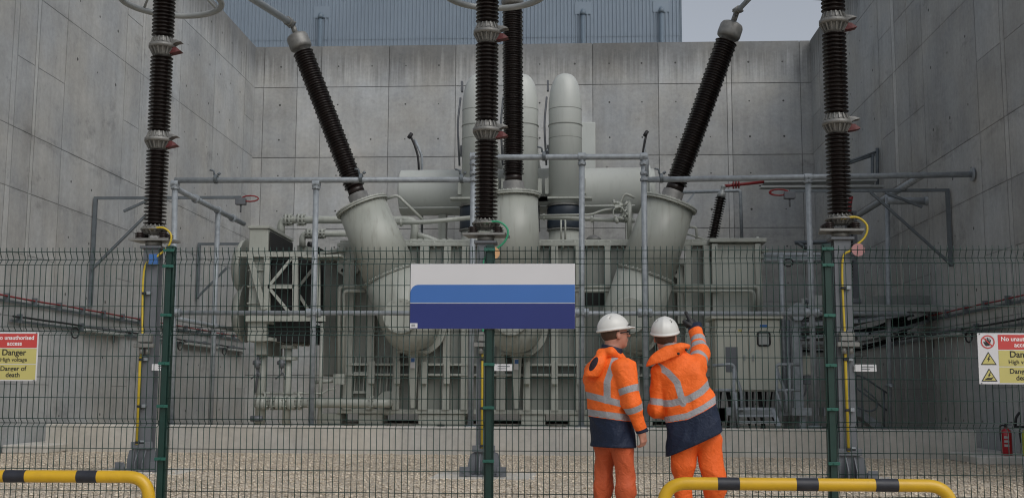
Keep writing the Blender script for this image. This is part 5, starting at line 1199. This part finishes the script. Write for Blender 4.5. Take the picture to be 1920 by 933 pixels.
def person(loc, label, spec):
    sp = spec
    def body(p):
        d = head_sdf(p, sp['head'], sp['HR']); d = smin(d, captube(p, [sp['neck'], np.array(sp['head'])+sp['HR']@np.array((0, -.03, -.06))], [.062, .056]), .03)
        d = smin(d, stack(p, [(r_[0], r_[1], r_[2], r_[3]*.80, r_[4]*.78) for r_ in sp['torso'] if r_[0] > .95], sp['yaw']), .04)
        for A in sp['arms']: d = smin(d, captube(p, A['pts'], [.05, .042, .028]), .03); hw_ = np.array(A['pts'][-1]); hw_ = hw_+.05*(np.array(A['pts'][-2])-hw_)/np.linalg.norm(np.array(A['pts'][-2])-hw_); d = smin(d, hand_sdf(p, hw_, *A['hand'], point=A.get('point', False)), .01)
        for L_ in sp['legs']: d = smin(d, captube(p, L_, [.06, .042, .035]), .02); d = smin(d, cap(p, L_[-1], np.array(L_[-1])+np.array((*sp['fwd'], 0))*.14-np.array((0, 0, .05)), .04, .03), .02)
        return d
    VF = sn(body, (-.5, -.4, -.02), (.45, .72, 1.92), .0075)
    o = npmesh('person', VF, M['skin'], None, loc); tag(o, label, 'person')
    # jacket
    def arms(p, ex=0): return [captube(p, A['pts'], [r+ex for r in A['sl']], .04) for A in sp['arms']]
    def jk(p):
        d = stack(p, sp['torso'], sp['yaw']); aa = arms(p)
        a_ = None
        for A, q in zip(sp['arms'], aa):
            w_ = np.array(A['pts'][-1]); e = w_-np.array(A['pts'][-2]); e = e/np.linalg.norm(e); q = smax(q, ((p-w_.astype(np.float32))@e.astype(np.float32))-.0, .008)
            d = smin(d, q, A.get('k', .012))
        for fn_ in sp['extra']: d = smin(d, fn_(p), .025)
        d = d-wrinkle(p, sp['seed'], .017, 17, (1, 1, .7))-wrinkle(p, sp['seed']+5, .005, 48)
        a0, n_ = sp['hem']; d = smax(d, -((p-np.array(a0, np.float32))@np.array(n_, np.float32)), .006)
        hn, r_ = sp['neck_cut']; d = smax(d, -cap(p, hn, np.array(sp['head']), r_), .012)
        return d
    Vv, F = sn(jk, (-.55, -.42, .62), (.5, .72, 1.80), .007)
    P_ = Vv.astype(np.float32); tor = stack(P_, sp['torso'], sp['yaw']); aa = np.stack(arms(P_), 1); ai = aa.argmin(1); isarm = aa.min(1) < tor-.0
    tape = np.full(len(P_), -1.); navy = np.full(len(P_), -1.); hole_shade = np.full(len(P_), -1.)
    x, y, z = P_[:, 0], P_[:, 1], P_[:, 2]
    tt = np.full(len(P_), -1.)
    for bnd in sp['bands']: tt = np.maximum(tt, bnd(x, y, z))
    navt = sp['navy'](x, y, z)
    for i, A in enumerate(sp['arms']):
        m_ = isarm & (ai == i); pts = [np.array(q) for q in A['pts']]; L1 = np.linalg.norm(pts[1]-pts[0]); L2 = np.linalg.norm(pts[2]-pts[1])
        s1 = ((P_-pts[0])@((pts[1]-pts[0])/L1)); s2 = ((P_-pts[1])@((pts[2]-pts[1])/L2)); d1 = cap(P_, pts[0], pts[1], .01); d2 = cap(P_, pts[1], pts[2], .01)
        s_ = np.where(d1 < d2, np.minimum(s1, L1), L1+np.maximum(s2, 0)); A_t = np.full(len(P_), -1.)
        for c_ in A['bands']: A_t = np.maximum(A_t, .025-np.abs(s_-c_))
        tape = np.where(m_, A_t, tape); navy = np.where(m_, s_-(L1+L2-A['cuff']), navy)
    tape = np.where(isarm, tape, tt); navy = np.where(isarm, navy, navt)
    tape = np.where(navy > 0, -1, tape)
    pass
    jo = npmesh('jacket', (Vv, F), JM, o, attrs=dict(tape=tape, navy=navy, hole_shade=hole_shade))
    if 'hood' in sp:
        hf, lo_, hi_ = sp['hood']; hn, r_ = sp['neck_cut']
        def hd_(p): return smax(smax(hf(p), -(p[:, 2]-sp['hcut'][0]-sp['hcut'][1]*p[:, 0]), .006)-wrinkle(p, sp['seed']+20, .006, 22)-wrinkle(p, sp['seed']+21, .003, 50), -cap(p, hn, np.array(sp['head']), r_+.012), .01)
        hv = sn(hd_, lo_, hi_, .006); q_ = hv[0]; nn_ = np.full(len(q_), -1.)
        npmesh('hood', hv, JM, o, attrs=dict(tape=nn_, navy=nn_, hole_shade=sp['hole_shade'](q_[:, 0], q_[:, 1], q_[:, 2]) if 'hole_shade' in sp else nn_))
    # trousers
    def tz(p):
        d = None
        for L_ in sp['legs']: q = captube(p, L_, sp['legr'], .05); d = q if d is None else smin(d, q, .008)
        h0 = (np.array(sp['legs'][0][0])+np.array(sp['legs'][1][0]))/2; d = smin(d, ell(p, h0+np.array((0, 0, .10)), (.165, .125, .16), rot(sp['yaw'])), .05)
        d = d-wrinkle(p, sp['seed']+9, .017, 15, (1, 1, .8))-wrinkle(p, sp['seed']+11, .005, 45)
        return smax(d, .10-p[:, 2], .01)
    Vv, F = sn(tz, (-.32, -.26, .06), (.42, .3, 1.06), .008); neg = np.full(len(Vv), -1.); z = Vv[:, 2]
    npmesh('trousers', (Vv, F), sp['tm'], o, attrs=dict(tape=np.maximum(.025-np.abs(z-.33), .025-np.abs(z-.22)), navy=neg, hole_shade=neg))
    for L_ in sp['legs']:
        a_ = np.array(L_[-1]); f3 = np.array((*sp['fwd'], 0.))
        def bt(p): 
            d = cap(p, a_+np.array((0, 0, .08)), a_-np.array((0, 0, .03)), .055, .052); d = smin(d, cap(p, a_-np.array((0, 0, .045)), a_+f3*.17-np.array((0, 0, .055)), .05, .042), .03); return smax(d, -p[:, 2]+.0, .005)
        npmesh('boot', sn(bt, (a_[0]-.3, a_[1]-.3, -.02), (a_[0]+.3, a_[1]+.3, .26), .009), M['boot'], o)
    hh = helmet(o, np.array(sp['head']), sp['HR'], M['hat'])
    # hair below the helmet
    def hr(p):
        q = (p-np.array(sp['head'], np.float32))@sp['HR']; d = ell(q, (0, -.014, .025), (.082, .098, .10)); d = smax(d, q[:, 1]-(.012+.0*q[:, 2]), .01); return smax(d, -q[:, 2]-.045, .01)
    c_ = np.array(sp['head']); npmesh('hair', sn(hr, c_-.16, c_+.16, .006), M['hair'], o)
    return o

# ---- worker on the left, side-on, looking up to the right
F1 = math.radians(55); HR1 = rot(math.radians(68), math.radians(8))
sv_, cv_ = math.sin(F1), math.cos(F1)
hd1 = (.022, .0, 1.668)
sp1 = dict(head=hd1, HR=HR1, neck=(-.012, .01, 1.50), yaw=F1, fwd=(sv_, cv_), seed=3,
    torso=[(.66, .0, 0, .215, .165), (.85, .0, 0, .205, .160), (1.1, -.022, 0, .205, .160), (1.3, -.025, 0, .215, .155), (1.42, -.025, 0, .205, .13), (1.50, -.02, 0, .12, .10), (1.56, -.015, .005, .075, .078)],
    arms=[dict(pts=[(.075, -.155, 1.40), (.150, -.185, 1.13), (.222, -.135, .895)], sl=[.098, .088, .068], hand=((.25, .12, -1), (-.6, .5, 0), 1, .62), bands=[.17, .34-.03], cuff=.055),
          dict(pts=[(-.12, .155, 1.40), (-.06, .26, 1.14), (.08, .33, .98)], sl=[.09, .075, .06], hand=((.5, .2, -.7), (-.6, -.5, 0), -1, .4), bands=[.2, .33], cuff=.05)],
    legs=[[(-.055, .075, .86), (-.068, .085, .48), (-.085, .06, .10)], [(.072, -.055, .86), (.080, -.05, .48), (.075, -.07, .10)]], legr=[.098, .082, .078],
    hem=((0, 0, .805), (.02, 0, 1)), neck_cut=((.01, .0, 1.50), .058),
    extra=[], hcut=(1.325, -.05),
    hood=(lambda p: smin(smin(ell(p, (-.125, -.10, 1.405), (.068, .080, .125), rot(0, 0, .5)), ell(p, (-.165, -.09, 1.345), (.055, .075, .05)), .03), captube(p, [(-.09, -.06, 1.52), (-.01, -.105, 1.525), (.055, -.07, 1.485), (.085, .0, 1.45)], [.04, .034, .028, .022]), .03), (-.32, -.3, 1.18), (.2, .2, 1.62)),
    bands=[lambda x, y, z: .0255-np.abs(z-(1.158-.25*(x+.03)-.0)), lambda x, y, z: .0255-np.abs(z-(1.048-.12*(x+.03))),
           lambda x, y, z: np.where((z > 1.14) & (z < 1.56) & (y < .03), .026-np.abs(x-(-.045+.35*np.clip(z-1.30, 0, .3))), -1)],
    navy=lambda x, y, z: (1.020-.12*(x+.03))-z, tm=JT,
    hole_shade=lambda x, y, z: np.where(y < -.05, 1-(((x+.146)*.88-(z-1.435)*.48)/.024)**2-(((z-1.435)*.88+(x+.146)*.48)/.060)**2, -1))  # dark oval painted on the closed hood for the shade in its opening
w1 = person(P(1150, 1013, 9.0)*1.0, 'worker in orange hi-vis jacket standing side-on with arms down, looking up to the right', sp1)
w1.location.z = 0
# navy inner collar
def col1(p):
    d = captube(p, [(-.012, .005, 1.47), (.0, .0, 1.572)], [.098, .082]); return smax(d, p[:, 2]-(1.575-.25*(p[:, 0]+.0)), .008)
npmesh('collar', sn(col1, (-.2, -.2, 1.38), (.2, .2, 1.66), .006), M['navy'], w1)
t = MB(); hc = V(hd1); Rm = Matrix(HR1.tolist())
g_ = lambda a, b_, c: hc+Rm @ V((a, b_, c))
t.tube([g_(.080, .0, .005), g_(.080, .05, .008), g_(.066, .094, .006)], .0045, 6); t.tube([g_(-.080, .0, .005), g_(-.080, .05, .008), g_(-.066, .094, .006)], .0045, 6)
t.tube([g_(.066, .094, .014), g_(.035, .112, .016), g_(0, .117, .014), g_(-.035, .112, .016), g_(-.066, .094, .014)], .004, 6)
for s_ in (-1, 1): t.tube([g_(s_*.036+s_*.026*math.cos(k/12*2*PI), .108-.014*abs(math.cos(k/12*2*PI)), .001+.017*math.sin(k/12*2*PI)) for k in range(12)], .003, 5, closed=True)
go = t.build('safety_glasses', M['black'], None); go.parent = w1
t = MB(); p_ = g_(.090, .098, .06); q_ = g_(.098, .078, .06); t.tube([p_, q_], .006, 6); bo = t.build('helmet_badge', M['black'], None); bo.parent = w1

# ---- worker on the right, back to camera, pointing up over the fence
HR2 = rot(math.radians(12), math.radians(14), math.radians(0))
hd2 = (-.19, .03, 1.648)
def seg2(x, z, pts, hw):
    d = np.full(len(x), 9.)
    for (a, b_) in zip(pts[:-1], pts[1:]):
        ax_, az = a; bx2, bz = b_; L2 = (bx2-ax_)**2+(bz-az)**2; t = np.clip(((x-ax_)*(bx2-ax_)+(z-az)*(bz-az))/L2, 0, 1)
        d = np.minimum(d, np.hypot(x-ax_-t*(bx2-ax_), z-az-t*(bz-az)))
    return hw-d
k2 = lambda px, py: ((px-1300)/240., 1.2+(741.5-py)/240.)
sp2 = dict(head=hd2, HR=HR2, neck=(-.14, .03, 1.49), yaw=math.radians(8), fwd=(.1, .99), seed=8,
    torso=[(.60, .045, 0, .270, .19), (.80, .035, 0, .245, .175), (1.0, .012, 0, .215, .16), (1.2, -.028, 0, .215, .15), (1.36, -.075, .0, .225, .135), (1.46, -.105, .01, .19, .115), (1.53, -.13, .02, .11, .09), (1.58, -.14, .02, .08, .08)],
    arms=[dict(pts=[(-.250, .0, 1.375), (-.275, .02, 1.10), (-.11, .24, 1.02)], sl=[.085, .078, .062], hand=((.6, .4, .1), (0, .3, -1), 1, .5), bands=[.22, .40], cuff=.05),
          dict(pts=[(.060, .03, 1.415), (.105, .20, 1.52), (.072, .38, 1.755)], sl=[.098, .080, .055], hand=((-.25, .35, .8), (-.75, .5, -.4), 1, 1.15), bands=[.10, .265, .335], cuff=.06, point=True, k=.035)],
    legs=[[(-.06, 0, .86), (-.065, .03, .48), (-.045, .0, .10)], [(.132, 0, .86), (.155, .03, .48), (.165, -.02, .10)]], legr=[.112, .090, .082],
    hem=((-.19, 0, .735), (-.46, 0, 1)), neck_cut=((-.14, .02, 1.54), .062),
    extra=[], hcut=(1.525, .33),
    hood=(lambda p: smin(ell(p, (-.205, -.075, 1.478), (.165, .060, .085), rot(0, 0, -.55)), ell(p, (-.095, -.04, 1.56), (.10, .085, .045), rot(0, 0, -.25)), .03), (-.44, -.25, 1.3), (.1, .15, 1.66)),
    bands=[lambda x, y, z: np.where(y < .06, seg2(x, z, [k2(1234, 684), k2(1256, 700), k2(1272, 718), k2(1282, 756)], .025), -1),
           lambda x, y, z: seg2(x, z, [k2(1200, 757), k2(1262, 756), k2(1292, 748), k2(1315, 735), k2(1345, 708)], .026),
           lambda x, y, z: seg2(x, z, [k2(1200, 790), k2(1250, 787), k2(1290, 779), k2(1320, 764), k2(1360, 738)], .026)],
    navy=lambda x, y, z: np.interp(x, [k2(1200, 0)[0], k2(1250, 0)[0], k2(1290, 0)[0], k2(1320, 0)[0], k2(1370, 0)[0]], [k2(0, 795)[1], k2(0, 792)[1], k2(0, 785)[1], k2(0, 770)[1], k2(0, 740)[1]])-z,
    tm=JT2)
w2 = person(P(1300, 1013, 9.0), 'worker in orange hi-vis jacket seen from behind, one gloved arm raised and pointing', sp2)
w2.location.z = 0
A2 = sp2['arms'][1]
hw2 = np.array(A2['pts'][-1]); hw2 = hw2+.05*(np.array(A2['pts'][-2])-hw2)/np.linalg.norm(np.array(A2['pts'][-2])-hw2)
def gl(p): return smin(hand_sdf(p, hw2, *A2['hand'], point=True)-.007, cap(p, np.array(A2['pts'][-1])-.2*(np.array(A2['pts'][-1])-np.array(A2['pts'][-2])), A2['pts'][-1], .036, .033), .015)
c_ = np.array(A2['pts'][-1])+np.array((0, .05, .05)); npmesh('glove', sn(gl, c_-.2, c_+.22, .0045), M['glove'], w2)
def col2(p):
    d = captube(p, [(-.14, .02, 1.50), (-.16, .02, 1.578)], [.088, .080]); return smax(d, p[:, 2]-1.60, .008)
npmesh('collar', sn(col2, (-.32, -.2, 1.4), (.05, .2, 1.68), .006), M['shirt'], w2)
t = MB()
for x_, z_ in ((-.105, 1.515), (-.045, 1.545)): t.lathe((x_, -.135, z_), (0, -1, 0), [(0, .011), (.012, .010), (.016, .004)], 12)
s_o = t.build('snap_button', M['black'], None); s_o.parent = w2
